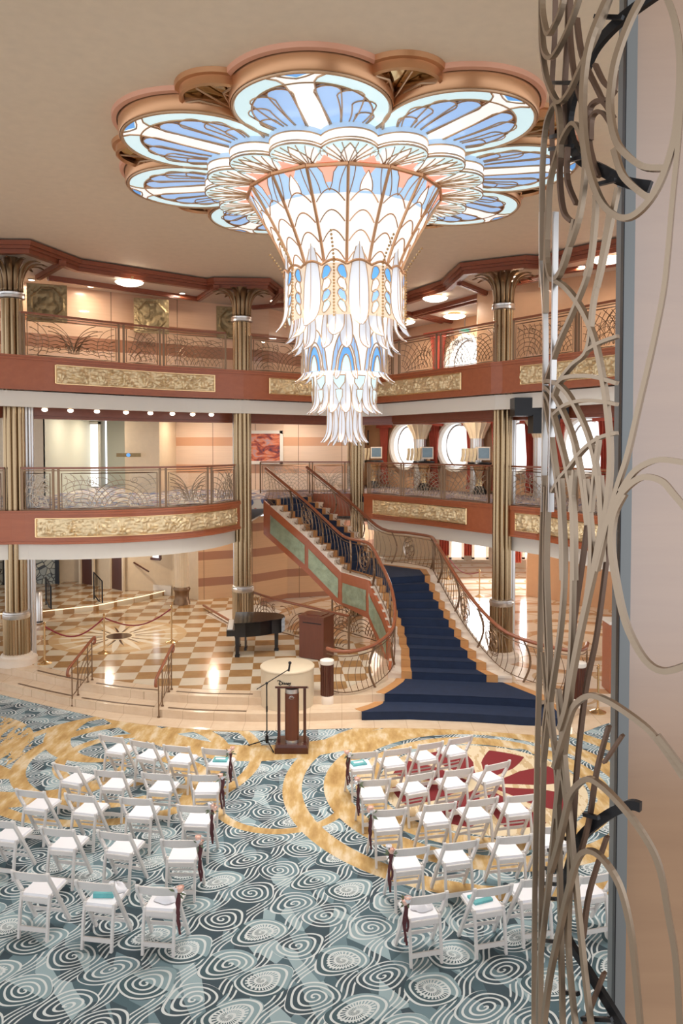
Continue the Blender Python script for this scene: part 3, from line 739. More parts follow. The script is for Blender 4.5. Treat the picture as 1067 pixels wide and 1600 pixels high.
# ------------------------------------------------------------------ grand staircase
RH = D4/24
def lerpk(tab, k):
    ks = sorted(tab); 
    for a, b2 in zip(ks[:-1], ks[1:]):
        if a <= k <= b2: t = (k-a)/(b2-a); return Vector(tab[a]).lerp(Vector(tab[b2]), t)
    return Vector(tab[ks[-1]])
LT = {}; RT = {}
for k, (px, py) in {3:(606,1048),5:(610,1012),7:(606,978),9:(597,953),11:(584,927),12:(579,916),13:(575,905)}.items(): p = G(px, py, RH*k); LT[k] = (p.x, p.y)
for k, (px, py) in {3:(800,1056),4:(779,1036),5:(761,1018),7:(735,985),9:(716,955),11:(700,926),13:(684,898)}.items(): p = G(px, py, RH*k); RT[k] = (p.x, p.y)
LU = {13: tuple(G(533,893,RH*13))[:2], 18: tuple(G(480,840,RH*18))[:2], 24: (-2.2, 21.6)}
dirv = Vector((LU[24][0]-LU[13][0], LU[24][1]-LU[13][1])).normalized(); nv = Vector((-dirv.y, dirv.x))*-1
if nv.y < 0: nv = -nv
WU = 1.95
stairs = thing('grand_staircase', 'curving stone staircase with a navy blue carpet runner rising to the lower balcony', 'staircase', (2.2, 16, 0))
def Lk(k): return lerpk(LT, k)
def Rk(k): return lerpk(RT, k)
def LUk(k): return lerpk(LU, k)
def RUk(k): return LUk(k)+nv*WU
def nose(k, upper=False):
    return (LUk(k), RUk(k)) if upper else (Lk(k), Rk(k))
step_lines = []                                         # (k, L, R, Lnext, Rnext)
for k in range(3, 13): step_lines.append((k, *nose(k), *nose(k+1)))
for k in range(14, 24): step_lines.append((k, *nose(k-.0, True), *nose(k+1, True)))
# shift upper so that tread k begins at LU(k-1)
step_lines = [s for s in step_lines if s[0] < 13]+[(k, *nose(k-1+.0, True), *nose(k, True)) for k in range(14, 24)]
ctr = Vector((1.2, 21.9))
for (k, a, b2, c2, d2) in step_lines:
    mb = MB(); z = RH*k
    f = (a-c2).normalized()*.03
    mb.prism([a+f, b2+f, d2, c2], z-.045, z); mb.prism([a, b2, d2, c2], z-RH-.1, z-.04)
    mb.build('step', 'stone', stairs)
lz = RH*13; lm = [Lk(13), Rk(13), Rk(13)+Vector((.02, .9)), RUk(13)+Vector((.75, .1)), RUk(13), LUk(13)]
mb = MB(); mb.prism(lm, lz-.2, lz); mb.build('landing', 'stone', stairs)
def tq(a, b2, t): return a.lerp(b2, t)
def runner(t0, t1, m, nm, lift):
    mb = MB()
    def quad(a, b2, c2, d2, z, hh):
        A, B2, C, D = tq(a, b2, t0), tq(a, b2, t1), tq(c2, d2, t1), tq(c2, d2, t0)
        f = (A-D).normalized()*(.035+lift)
        mb.prism([A+f, B2+f, C, D], z, z+lift)
        g = f*.99
        mb.prism([A+g, B2+g, B2+g*.6, A+g*.6], z-RH+.01, z+lift)
    for (k, a, b2, c2, d2) in step_lines:
        if k < 13: quad(a, b2, c2, d2, RH*k, 0)
    quad(nose(13)[0], nose(13)[1], nose(13)[0]+(nose(13)[0]-nose(12)[0])*.3, nose(13)[1]+(nose(13)[1]-nose(12)[1])*.3, lz, 0)
    mb.build(nm, m, stairs); mb = MB()
    def quad(a, b2, c2, d2, z, hh):
        A, B2, C, D = tq(a, b2, t0), tq(a, b2, t1), tq(c2, d2, t1), tq(c2, d2, t0)
        f = (A-D).normalized()*(.035+lift); g = f*.99
        mb.prism([A+f, B2+f, C, D], z, z+lift); mb.prism([A+g, B2+g, B2+g*.6, A+g*.6], z-RH+.01, z+lift)
    for (k, a, b2, c2, d2) in step_lines:
        if k > 13: quad(a, b2, c2, d2, RH*k, 0)
    quad(*nose(23, True), nose(23, True)[0]+dirv*.35, nose(23, True)[1]+dirv*.35, RH*24, 0)
    return mb.build(nm, m, stairs)
runner(.11, .20, 'orange', 'carpet_border', .006); runner(.79, .88, 'orange', 'carpet_border', .006); 
r_ = runner(.195, .795, 'navy', 'carpet_runner', .008)
# landing carpet
def lerp2(a, b2, t): return a.lerp(b2, t)
mid = [lerp2(Lk(13), Rk(13), .2), lerp2(Lk(13), Rk(13), .8), Rk(13)+Vector((-.38, .72)), lerp2(LUk(13), RUk(13), .8), lerp2(LUk(13), RUk(13), .2)]
mb = MB(); mb.prism([lerp2(Lk(13), Rk(13), .12), lerp2(Lk(13), Rk(13), .88), Rk(13)+Vector((-.2, .85)), lerp2(LUk(13), RUk(13), .88), lerp2(LUk(13), RUk(13), .12)], lz, lz+.006); mb.build('carpet_border', 'orange', stairs)
mb = MB(); mb.prism(mid, lz, lz+.012); mb.build('landing_carpet', 'navy', stairs)
# flared carpet over the two bottom steps
c2a = [G(a, b, PZ) for a, b in [(636,1057),(630,1066),(616,1076),(601,1084.5)]]; c2b = [G(a, b, PZ) for a, b in [(845,1094.5),(835,1087),(800,1073),(768,1060)]]
fr2 = [G(a, b, PZ) for a, b in [(601,1085),(660,1086),(740,1089),(800,1092),(845,1095)]]
mb = MB(); mb.prism([(p.x, p.y) for p in c2a[:-1]+fr2+c2b[1:]], PZ, PZ+.012)
mb.prism([(p.x, p.y-.0) for p in fr2]+[(p.x, p.y+.03) for p in fr2[::-1]], .16, PZ+.01)
c1a = [G(a, b, .16) for a, b in [(601,1092),(598,1100),(585,1106),(565,1112)]]; fr1 = [G(a, b, .16) for a, b in [(565,1113),(640,1112),(740,1116),(820,1121),(878,1123)]]; c1b = [G(a, b, .16) for a, b in [(878,1120),(866,1108),(848,1098)]]
mb.prism([(p.x, p.y) for p in c1a[:-1]+fr1+c1b], .16, .172); mb.prism([(p.x, p.y-.01) for p in fr1]+[(p.x, p.y+.03) for p in fr1[::-1]], .01, .17)
mb.build('carpet_apron', 'navy', stairs)
def edgeband(pts, z, wdt, z0):
    mb = MB(); q = [Vector((p.x, p.y, z)) for p in pts]; P = Path(q); o = [p+P.nrm(c)*wdt for p, c in zip(P.p, P.c)]
    mb.prism([(p.x, p.y) for p in q]+[(p.x, p.y) for p in o[::-1]], z0, z+.008); mb.build('carpet_border', 'orange', stairs)
edgeband([Vector((p.x, p.y, PZ)) for p in c2a], PZ, .2, PZ); edgeband(c2b, PZ, .2, PZ)
edgeband(c1a, .16, .2, .16); edgeband(c1b, .16, .18, .16)
# left stringer with relief panels
def stringer(nm, pts3, depth, m='wood_red', th=.06, n2d=None):
    mb = MB(); vs = []
    for p, dz in zip(pts3, depth): vs += [p, p-Vector((0,0,dz))]
    n = len(pts3); Pn = Path([Vector((p.x, p.y, 0)) for p in pts3]); off = [Pn.nrm(c)*th for c in Pn.c]
    ws = []
    for i, p in enumerate(pts3): ws += [p+off[i]*.02, p-Vector((0,0,depth[i]))+off[i]*.02]
    us = []
    for i, p in enumerate(pts3): us += [p-off[i], p-Vector((0,0,depth[i]))-off[i]]
    fs = []
    for i in range(n-1):
        a = 2*i; fs += [(a, a+1, a+3, a+2), (2*n+a+2, 2*n+a+3, 2*n+a+1, 2*n+a), (a, a+2, 2*n+a+2, 2*n+a), (a+1, 2*n+a+1, 2*n+a+3, a+3)]
    fs += [(0, 2*n, 2*n+1, 1), (2*n-2, 2*n-1, 4*n-1, 4*n-2)]
    mb.add(ws+us, fs); return mb.build(nm, m, stairs)
def L3(k):
    if k >= 13.5: p = LUk(min(24, k)-0.0); return Vector((p.x, p.y, RH*k))
    p = Lk(k); return Vector((p.x, p.y, RH*k))
upts = [Vector((*LUk(k), RH*k+.0)) for k in (24, 22, 20, 18, 16, 14, 13)]
stringer('stringer', [p-Vector((0,0,.02)) for p in upts], [.95]*5+[.95, .85])
mpts = [Vector((*LUk(13), lz)), Vector((*Lk(13), lz))]
stringer('stringer', [p-Vector((0,0,.02)) for p in mpts], [.85, .95])
lpts = [Vector((*Lk(k), RH*k)) for k in (13, 12, 11, 10, 9, 8, 7, 6, 5, 4, 3)]
stringer('stringer', [p-Vector((0,0,.02)) for p in lpts], [.95, .95, .95, .95, .95, .95, .9, .62, .46, .3, .14])
def strelief(k0, k1, fn):
    def g(u, v):
        p = fn(k0+(k1-k0)*u); t = fn(k0+(k1-k0)*min(1, u+.05))-fn(k0+(k1-k0)*max(0, u-.05)); t.z = 0; t.normalize(); nm = Vector((t.y, -t.x, 0))
        if nm.dot(Vector((-.3,-1,0))) < 0: nm = -nm
        z = p.z-.26-.52*(1-v); q = Vector((p.x*4, p.y*4, z*6)); return Vector((p.x, p.y, z))+nm*(.012+.02*max(0, noise.noise(q)))
    mb = MB().grid(g, 30, 10); mb.sm = True; o = mb.build('relief_inlay', 'relief_green', stairs)
fu = lambda k: Vector((*LUk(k), RH*k))
strelief(23, 18.3, fu); strelief(17.8, 13.4, fu)
fm = lambda k: Vector((*(LUk(13).lerp(Lk(13), k)), lz-.02)); strelief(.06, .94, fm)
fl_ = lambda k: Vector((*Lk(k), RH*k)); strelief(12.6, 7.5, fl_)
# soffit under flights
mb = MB()
for k in range(13, 24):
    a, b2 = LUk(k), RUk(k); c2, d2 = LUk(k+1 if k < 24 else 24), RUk(k+1 if k < 24 else 24)
    mb.add([(*a, RH*k-.6), (*b2, RH*k-.6), (*d2, RH*(k+1)-.6), (*c2, RH*(k+1)-.6)], [(0,1,2,3)])
mb.build('underside', 'cream', stairs)
# right outer stringer
mb = MB(); ro = [Vector((*Rk(k), RH*k)) for k in range(3, 14)]
for a, b2 in zip(ro[:-1], ro[1:]): mb.add([a, b2, b2-Vector((0,0,min(.5, b2.z-.02))), a-Vector((0,0,min(.45, a.z-.02)))], [(0,1,2,3)])
mb.build('outer_stringer', 'stone', stairs)

def stair_railing(base, lab, hgt, post_at, rosette_at, nbal, zlow=.05, sgn=1):
    P = Path(base); t = thing('stair_railing', lab, 'railing', P.at(P.L*.1), 'stair railings of curved bronze bars')
    N = 60; top = [P.at(P.L*i/N)+Vector((0,0,hgt)) for i in range(N+1)]
    for _ in range(2): top = [top[0]]+[(top[i-1]+top[i]+top[i+1])/3 for i in range(1, N)]+[top[-1]]
    mb = MB(); mb.tube(top, .040, 8); mb.build('handrail', 'wood_rail', t)
    PT = Path(top)
    for dz, r in ((-.10, .011), (-(hgt-zlow), .011)):
        mb = MB(); mb.tube([p+Vector((0,0,dz)) for p in top], r, 5); mb.build('rail_bar', 'iron', t)
    for a in post_at:
        s0 = P.L*a; tv = (P.at(s0+.1)-P.at(s0-.1)); tv.z = 0; tv.normalize(); nm = Vector((tv.y, -tv.x, 0))*sgn; p = P.at(s0)
        mb = MB(); mb.ribbon([p+tv*(.14*math.sin(q*PI/10*1.0)-.1)*1.0+nm*(.06*math.sin(q*PI/10))+Vector((0,0,hgt*q/10)) for q in range(11)], .045, .03); mb.build('post', 'iron', t)
    for i in range(nbal):
        a = (i+.5)/nbal
        if any(abs(a-b2) < .35/nbal for b2 in post_at): continue
        s0 = P.L*a; mb = MB(); pts = []
        ros = [abs(a-b2) < 2.2/nbal for b2 in rosette_at]
        for q in range(9):
            v = q/8; bow = math.sin(v*PI)*.10
            p = P.at(s0+bow); pts.append(Vector((p.x, p.y, 0))+Vector((0,0,0)))
            pt = PT.at(PT.L*(min(1, (s0+bow)/P.L))); pts[-1].z = p.z+zlow+(hgt-.12-zlow)*v
        mb.tube(pts, .0085, 4)
        mb.build('baluster', 'iron', t)
    for a in rosette_at:
        s0 = P.L*a; mb = MB()
        for k in range(5):
            c = (math.cos(k*2*PI/5)*.11, math.sin(k*2*PI/5)*.11)
            mb.tube([P.at(s0+c[0]+.09*math.cos(q*PI/6))+Vector((0,0,hgt*.52+c[1]+.09*math.sin(q*PI/6))) for q in range(12)], .011, 4, closed=True)
        for rr in (.22, .25): mb.tube([P.at(s0+rr*math.cos(q*PI/10))+Vector((0,0,hgt*.52+rr*1.2*math.sin(q*PI/10))) for q in range(20)], .009, 4, closed=True)
        mb.build('rosette', 'iron', t)
    return t
def v3(p, z): return Vector((p[0], p[1], z))
inL = lambda k: Lk(k).lerp(Rk(k), .05); inR = lambda k: Lk(k).lerp(Rk(k), .95)
inUL = lambda k: LUk(k).lerp(RUk(k), .05); inUR = lambda k: LUk(k).lerp(RUk(k), .95)
NL = G(511, 1098, .16); NR = G(904, 1103, .16)
pl = [v3(inUL(24), RH*24)]+[v3(inUL(k), RH*k) for k in (22, 20, 18, 16, 14)]+[v3(inUL(13), lz), v3(inL(13), lz)]+[v3(inL(k), RH*k) for k in (12, 11, 10, 9, 8, 7, 6, 5, 4, 3)]
pl += [G(600,1063,PZ)+Vector((0,0,.02)), G(582,1076,PZ), G(556,1085,PZ), G(530,1088,PZ), G(511,1080,PZ)]
stair_railing(pl, 'left railing of the grand staircase, curling round the newel by the tan pedestal', .88, [.12, .25, .38, .5, .62, .76, .87], [.18, .44, .68], 64)
pr = [v3(inUR(24), RH*24)]+[v3(inUR(k), RH*k) for k in (22, 20, 18, 16, 14)]+[v3(inUR(13), lz), v3(Vector((1.7, 21.2)), lz), v3(Rk(13)+Vector((-.05, .8)), lz), v3(inR(13), lz)]+[v3(inR(k), RH*k) for k in (12, 11, 10, 9, 8, 7, 6, 5, 4, 3)]
pr += [G(838,1071,PZ), G(868,1080,PZ), G(893,1086,PZ), G(915,1084,PZ), G(917,1070,PZ)]
stair_railing(pr, 'right railing of the grand staircase, running past the bronze column to the screen', .88, [.1, .2, .3, .42, .52, .62, .72, .84], [.34, .66, .76], 76, sgn=-1)
def newel(p, lab):
    t = thing('newel_post', lab, 'newel post', p, 'fluted newel posts')
    mb = MB().lathe([(.145, 0), (.145, .14), (.13, .16)], p, 24); mb.build('base', 'stone', t)
    mb = MB().lathe([(.122, .16), (.122, .79)], p, 40, flute=20, amp=.1); mb.build('shaft', 'wood_dark', t)
    mb = MB().lathe([(.13, .79), (.142, .81), (.142, .87), (.09, .89)], p, 24); mb.build('cap', 'stone_w', t)
newel(NL, 'dark fluted newel post with white cap at the foot of the left stair railing')
newel(NR, 'dark fluted newel post with white cap at the foot of the right stair railing')

# ------------------------------------------------------------------ chandelier
CH = Vector((.05, 12.45, 0))
A0 = math.radians(-90-9.5)                                   # azimuth of the petal nearest the camera
ch = thing('stained_glass_chandelier', 'huge lit blue, white and copper petalled glass chandelier hanging from the ceiling', 'chandelier', (CH.x, CH.y, 5.35))
def pol(a, r, z): return CH+Vector((math.cos(a)*r, math.sin(a)*r, z))
ZG = 9.60
mb = MB().lathe([(2.3, CZ), (2.3, ZG+.03), (.2, ZG+.03)], CH, 48); mb.build('ceiling_plate', 'copper', ch)
def flat(loop, z, th):                                       # convex-ish outline to thin plate
    mb = MB(); mb.prism([(p[0], p[1]) for p in loop], z-th, z); return mb
for k in range(8):
    a = A0+k*PI/4; er = Vector((math.cos(a), math.sin(a), 0)); et = Vector((-math.sin(a), math.cos(a), 0))
    c = CH+er*2.58; RP = 1.0
    L = lambda u, v, z=0: c+er*u+et*v+Vector((0, 0, z))
    circ = lambda r, n=48, a0=0, a1=2*PI: [L(r*math.cos(a0+(a1-a0)*i/n), r*math.sin(a0+(a1-a0)*i/n)) for i in range(n+1)]
    mb = MB().lathe([(RP*.99, ZG+.03), (RP*1.03, ZG-.015), (RP*1.045, ZG+.0), (RP*1.05, CZ-.05)], c, 64, cap=False); pet = mb.build('petal', 'copper', ch)
    mb = MB().lathe([(RP*1.07, CZ-.07), (RP*1.13, CZ-.06), (RP*1.14, CZ)], c, 64, cap=False); mb.build('ceiling_flange', 'copper_in', pet)
    mb = flat(circ(RP*.99)[:-1], ZG+.02, .03); mb.build('mirror_back', 'copper', pet)
    # pale outer ring
    mb = MB(); n = 64; vs = []; ri, ro_ = RP*.79, RP*.975
    for i in range(n): 
        an = 2*PI*i/n; vs += [L(ri*math.cos(an)-.04, ri*math.sin(an)*.97, ZG-.018), L(ro_*math.cos(an), ro_*math.sin(an), ZG-.018)]
    mb.add(vs, [(2*i, 2*i+1, (2*i+3) % (2*n), (2*i+2) % (2*n)) for i in range(n)]); mb.build('outer_ring_glass', 'g_pale', pet)
    # white central band with flared tip
    mb = MB(); ol = [(-.99,-.13),(.5,-.15),(.76,-.18),(.86,-.24),(.915,-.345),(.955,-.25),(.93,-.12),(.86,0),(.93,.12),(.955,.25),(.915,.345),(.86,.24),(.76,.18),(.5,.15),(-.99,.13)]
    mb.plate([L(u, v, ZG-.024) for u, v in ol], (0,0,1), .004); mb.build('centre_band_glass', 'g_white', pet)
    mb = MB(); mb.plate([L(u, v, ZG-.02) for u, v in [(.88,0),(.955,.17),(.99,.0),(.955,-.17)]], (0,0,1), .004); mb.build('tip_glass', 'g_sky', pet)
    # blue scallops
    tr_ = MB()
    for sg in (-1, 1):
        for j, (ang, ex) in enumerate(((.42, .73), (.88, .74), (1.36, .72), (1.85, .70))):
            root = Vector((-.85, sg*.20)); end = Vector((ex*math.cos(ang), sg*ex*math.sin(ang)))
            dv = end-root; ln = dv.length; dv.normalize(); pv = Vector((-dv.y, dv.x))*sg
            wmax = (.165, .170, .155, .125)[j]; bend = (.02, .07, .09, .07)[j]
            ctr_ = lambda t: root+dv*(ln*t)+pv*(-bend*math.sin(PI*t))*-1*.9
            pts = []
            for q in range(13): t = q/12*.88; pts.append(ctr_(t)+pv*(wmax*(.08+.92*(t/.88)**.9)))
            e = ctr_(.88)
            for q in range(1, 8): an = PI/2-PI*q/8; pts.append(e+pv*(wmax*math.sin(an))+dv*(wmax*.95*math.cos(an)))
            for q in range(12, -1, -1): t = q/12*.88; pts.append(ctr_(t)-pv*(wmax*(.08+.92*(t/.88)**.9)))
            mb = MB(); mb.plate([L(p.x, p.y, ZG-.016-.001*j) for p in pts], (0,0,1), .003); mb.build('blue_glass', 'g_blue', pet)
            tr_.tube([L(p.x, p.y, ZG-.025) for p in pts], .011, 5, closed=True)
        tr_.tube([L(-.99, sg*.145, ZG-.028), L(.5, sg*.155, ZG-.028), L(.76, sg*.185, ZG-.028), L(.86, sg*.245, ZG-.028), L(.92, sg*.35, ZG-.028)], .013, 5)
        tr_.tube([L(.86, 0, ZG-.028), L(.90, sg*.12, ZG-.028), L(.955, sg*.22, ZG-.028)], .011, 5)
    n = 64; tr_.tube([L(ri*math.cos(2*PI*i/n)-.04, ri*math.sin(2*PI*i/n)*.97, ZG-.024) for i in range(n)], .014, 5, closed=True)
    tr_.tube([L(RP*math.cos(2*PI*i/n), RP*math.sin(2*PI*i/n), ZG-.02) for i in range(n)], .022, 6, closed=True)
    tr_.build('tracery', 'gold', pet)
    # small lobe between petals
    a2 = a+PI/8; c2 = pol(a2, 3.02, 0); e2 = Vector((math.cos(a2), math.sin(a2), 0)); t2 = Vector((-math.sin(a2), math.cos(a2), 0))
    mb = MB().lathe([(.44, ZG+.10), (.47, ZG+.06), (.50, ZG+.08), (.50, CZ-.07), (.55, CZ-.06), (.56, CZ)], c2, 40, cap=False); lb = mb.build('side_lobe', 'copper', ch)
    mb = MB().lathe([(.45, ZG+.14), (.01, ZG+.14)], c2, 32, cap=False); mb.build('mirror_glass', 'mirror', lb)
    mb = MB()
    for sg in (-1, 1):
        mb.tube([c2+e2*u+t2*(sg*v)+Vector((0,0,ZG+.08)) for u, v in ((-.45,.05),(-.1,.08),(.15,.2),(.2,.38))], .016, 5)
        mb.tube([c2+e2*u+t2*(sg*v)+Vector((0,0,ZG+.08)) for u, v in ((-.3,.35),(-.02,.22),(.15,.2))], .014, 5)
    mb.tube([c2+e2*u+Vector((0,0,ZG+.08)) for u in (-.45,.43)], .014, 5); mb.build('tracery', 'gold', lb)
# middle drum of 16 lobes
ZD0, ZD1 = 9.33, 9.56
for k in range(16):
    a = A0+PI/16+k*PI/8; er = Vector((math.cos(a), math.sin(a), 0)); et = Vector((-math.sin(a), math.cos(a), 0)); c = pol(a, 1.82, 0); R = .40
    L = lambda u, v, z=0: c+er*u+et*v+Vector((0, 0, z))
    mb = MB().lathe([(R, ZD1-.06), (R*1.02, ZD1+.06)], c, 32, cap=False); lb = mb.build('drum_lobe', simple('drum_blue', (.3,.4,.5), .2, em=(.36,.50,.68), es=.8) if k == 0 else bpy.data.materials['drum_blue'], ch)
    mb = MB().lathe([(R*.98, ZD0+.03), (R*.98, ZD1-.06)], c, 40, flute=40, amp=.02, cap=False); mb.build('crystal_band', 'g_cryst', lb)
    mb = MB()
    for z in (ZD0+.01, ZD0+.05, ZD1-.06, ZD1+.05): mb.tube([L(R*math.cos(2*PI*i/32), R*math.sin(2*PI*i/32), z) for i in range(32)], .012, 4, closed=True)
    for sg in (-1, 1):
        for j, an in enumerate((.3, .65, 1.0, 1.4)):
            E_ = Vector((R*.93*math.cos(an), sg*R*.93*math.sin(an)))
            mb.tube([L(-.55+(E_.x+.55)*t, E_.y*(t**1.5), ZD0-.012) for t in [i/8 for i in range(9)]], .009, 4)
        mb.tube([L(-.55+.9*t, sg*.11*math.sin(t*PI), ZD0-.012) for t in [i/10 for i in range(11)]], .010, 4)
    mb.build('tracery', 'gold', lb)
    mb = flat([L(R*.97*math.cos(2*PI*i/32), R*.97*math.sin(2*PI*i/32)) for i in range(32)], ZD0+.012, .01); mb.build('pale_glass', 'g_pale', lb)
    mb = MB(); mb.plate([L(-.55+.9*t, .11*math.sin(t*PI), ZD0-.006) for t in [i/10 for i in range(11)]]+[L(-.55+.9*t, -.11*math.sin(t*PI), ZD0-.006) for t in [i/10 for i in range(9, 0, -1)]], (0,0,1), .003); mb.build('white_leaf_glass', 'g_white', lb)
    for sg in (-1, 1):
        mb = MB(); mb.plate([L(u, sg*v, ZD0-.004) for u, v in ((-.40,.08),(.1,.13),(.25,.22),(.12,.32),(-.1,.26))], (0,0,1), .003); mb.build('white_glass', 'g_white', lb)
mb = MB()
for k in range(16):
    a = A0+k*PI/8; mb.prism([tuple(pol(a-.12, 1.40, 0))[:2], tuple(pol(a, 1.78, 0))[:2], tuple(pol(a+.12, 1.40, 0))[:2], tuple(pol(a, 1.2, 0))[:2]], ZD0-.014, ZD0-.004)
mb.prism([tuple(pol(A0+k*PI/16, 1.55, 0))[:2] for k in range(32)], ZD0-.002, ZD0+.03)
mb.build('peach_inlay', 'g_peach', ch)
# upper bowl: 16 facets
BZ1, BZ0 = 9.28, 8.02
def prof(z):
    t = (z-BZ0)/(BZ1-BZ0); return .86+.68*(t**1.25)
def fac(k, u, z, off=0.):
    a = A0+k*PI/8+PI/16*0; a1 = A0-PI/16+k*PI/8; a2 = a1+PI/8; r = prof(z)+off
    return pol(a1, r, z).lerp(pol(a2, r, z), u)
mb = MB()
for k in range(16):
    for q in range(10):
        z0, z1 = BZ0+(BZ1-BZ0)*q/10*.74, BZ0+(BZ1-BZ0)*(q+1)/10*.74
        mb.add([fac(k, 0, z0), fac(k, 1, z0), fac(k, 1, z1), fac(k, 0, z1)], [(0,1,2,3)])
mb.build('bowl_white_glass', 'g_white', ch)
zt = BZ0+(BZ1-BZ0)*.74; mb = MB()
for k in range(16):
    for q in range(3):
        z0, z1 = zt+(BZ1-zt)*q/3, zt+(BZ1-zt)*(q+1)/3
        mb.add([fac(k, 0, z0), fac(k, 1, z0), fac(k, 1, z1), fac(k, 0, z1)], [(0,1,2,3)])
mb.build('bowl_blue_glass', 'g_light', ch)
mb = MB(); mw = MB(); mp = MB()
for k in range(16):
    mw = MB(); mp = MB()
    mb.tube([fac(k, 0, BZ0+(BZ1-BZ0)*q/10, .012) for q in range(11)], .024, 6)
    mb.tube([fac(k, 0, BZ1, .01), fac(k, 1, BZ1, .01)], .032, 6)
    for zc in (BZ0+.08, BZ0+.33, BZ0+.58, BZ0+.83):
        mb.tube([fac(k, .08+.84*q/12, zc+.15*math.sin(PI*q/12), .012) for q in range(13)], .010, 4)
    zb = BZ0+.98
    if k % 2 == 0:                                            # facet with peach tulip
        mp.add([fac(k, .22, BZ1, .012), fac(k, .38, BZ1-.09, .012), fac(k, .42, BZ1-.2, .012), fac(k, .58, BZ1-.2, .012), fac(k, .62, BZ1-.09, .012), fac(k, .78, BZ1, .012)], [(0,1,2,3,4,5)])
        for s in ((.22,.42),(.78,.58)): mb.tube([fac(k, s[0], BZ1, .014), fac(k, (s[0]+s[1])/2+(.04 if s[0]<.5 else -.04), BZ1-.09, .014), fac(k, s[1], BZ1-.22, .014), fac(k, .5, zb-.02, .014)], .009, 4)
        for s in (0, 1): mb.tube([fac(k, (.02 if not s else .98)+(.22 if not s else -.22)*math.sin(q/10*PI/2), BZ1-(BZ1-zb+.05)*q/10, .014) for q in range(11)], .009, 4)
    else:
        mw.add([fac(k, .5, BZ1-.06, .010), fac(k, .36, zb+.12, .010), fac(k, .34, zb-.02, .010), fac(k, .66, zb-.02, .010), fac(k, .64, zb+.12, .010)], [(0,1,2,3,4)])
        mp.add([fac(k, .3, BZ1, .008), fac(k, .5, BZ1-.14, .008), fac(k, .7, BZ1, .008)], [(0,1,2)])
        for s in (-1, 1):
            mb.tube([fac(k, .5+s*.17*math.sin(q/8*PI*.55), BZ1-.06-(BZ1-.06-zb+.02)*q/8, .016) for q in range(9)], .009, 4)
            mb.tube([fac(k, .5+s*(.48-.16*math.cos(q/8*PI/2)), BZ1-(BZ1-zb+.1)*q/8, .014) for q in range(9)], .009, 4)
        mw.build('bowl_spear_glass', 'g_white', ch)
    mp.build('bowl_tulip_glass', 'g_peach', ch)
mb.build('bowl_ribs', 'copper', ch)
# lower tiers
def tier(r0, z0, r1, z1, m, nm, n=32):
    mb = MB().lathe([(r1, z1), (r0, z0)], CH, n, cap=False); return mb.build(nm, m, ch)
M['g_amber'] = simple('amber_glass', (.4, .3, .2), .3, em=(1., .78, .58), es=.75)
tier(.93, 8.05, .84, 7.30, 'g_amber', 'second_tier_core')
tier(.70, 7.35, .60, 6.45, 'g_white', 'third_tier_core')
tier(.50, 6.48, .42, 5.95, 'g_white', 'fourth_tier_core')
tier(.20, 6.0, .16, 5.5, 'g_leaf', 'fifth_tier_core')
def leaf(a, rf, z0, z1, wd, m='g_leaf', nm='glass_leaf', point=True, out=True):
    """rf(t) radius, t=0 at the top; wd half width"""
    def P3(u, v):
        t = v; z = z0+(z1-z0)*t
        wv = (math.sin(min(1, t/.62)*PI/2)**.9 if point else 1.)*(1 if t < .72 else math.sqrt(max(0, 1-((t-.72)/.285)**2)))
        x = (u-.5)*2*wd*max(wv, .02); r = rf(t)+.03*(1-((u-.5)*2)**2)
        return pol(a+x/max(r, .1), r, z)
    mb = MB().grid(P3, 6, 16); mb.sm = True; o = mb.build(nm, m, ch)
    if out:
        mb = MB(); k = .012
        f = lambda u, v: P3(u, v)+Vector((math.cos(a), math.sin(a), 0))*.008
        mb.tube([f(0, v/16) for v in range(17)]+[f(1, v/16) for v in range(16, -1, -1)], .0085, 4, closed=True)
        mb.tube([f(.5, v/16) for v in range(16)], .006, 4); mb.build('leaf_edge', 'gold', o)
    return o
fl2 = lambda r, e, p=5: (lambda t: r+e*t**p)
for k in range(8):
    a = A0+PI/8+k*PI/4
    leaf(a, fl2(.93, .16, 9), 8.42, 7.12, .155)
    # teardrops and beads on the facets between
    a2 = A0+k*PI/4; o = None
    mb = MB()
    for q in range(26): mb.lathe([(.001, .02), (.017, .012), (.017, -.012), (.001, -.02)], pol(a2, .985, 8.44-q*.047) if q > 8 else pol(a2, .985+.25*((8-q)/8)**1.2, 8.44-q*.047), 6, cap=False)
    mb.build('bead_string', 'brass', ch)
    for sg in (-1, 1):
        for q, (zz, m) in enumerate(((7.93, 'g_sky'), (7.75, 'g_white'), (7.59, 'g_blue'), (7.43, 'g_pale'))):
            pts = []
            for i in range(16):
                an = 2*PI*i/16; rr = .085-(.012*q*.3)
                u = sg*(.13+rr*.75*math.cos(an)-.02); v = rr*math.sin(an)
                if math.sin(an) < -.2: u += sg*.05*(-math.sin(an)); v -= .045*(-math.sin(an))
                pts.append(pol(a2+u/.95, .955, zz+v))
            mb = MB(); mb.plate(pts, (math.cos(a2), math.sin(a2), 0), .008); dr = mb.build('teardrop_glass', m, ch)
            mb = MB(); mb.tube([p+Vector((math.cos(a2), math.sin(a2), 0))*.012 for p in pts], .010, 5, closed=True); mb.build('drop_rim', 'gold', dr)
mb = MB()
for k in range(16):
    a = A0+k*PI/8; mb.tube([pol(a-PI/16+PI/8*q/8, .97, 8.02+.07*math.sin(PI*q/8)) for q in range(9)], .02, 5)
mb.build('second_tier_rim', 'copper', ch)
for k in range(8):
    leaf(A0+k*PI/4, fl2(.80, .18, 8), 7.75, 6.98, .13)
for k in range(16):
    leaf(A0+PI/16+k*PI/8, fl2(.74, .14, 8), 7.5, 6.80, .095)
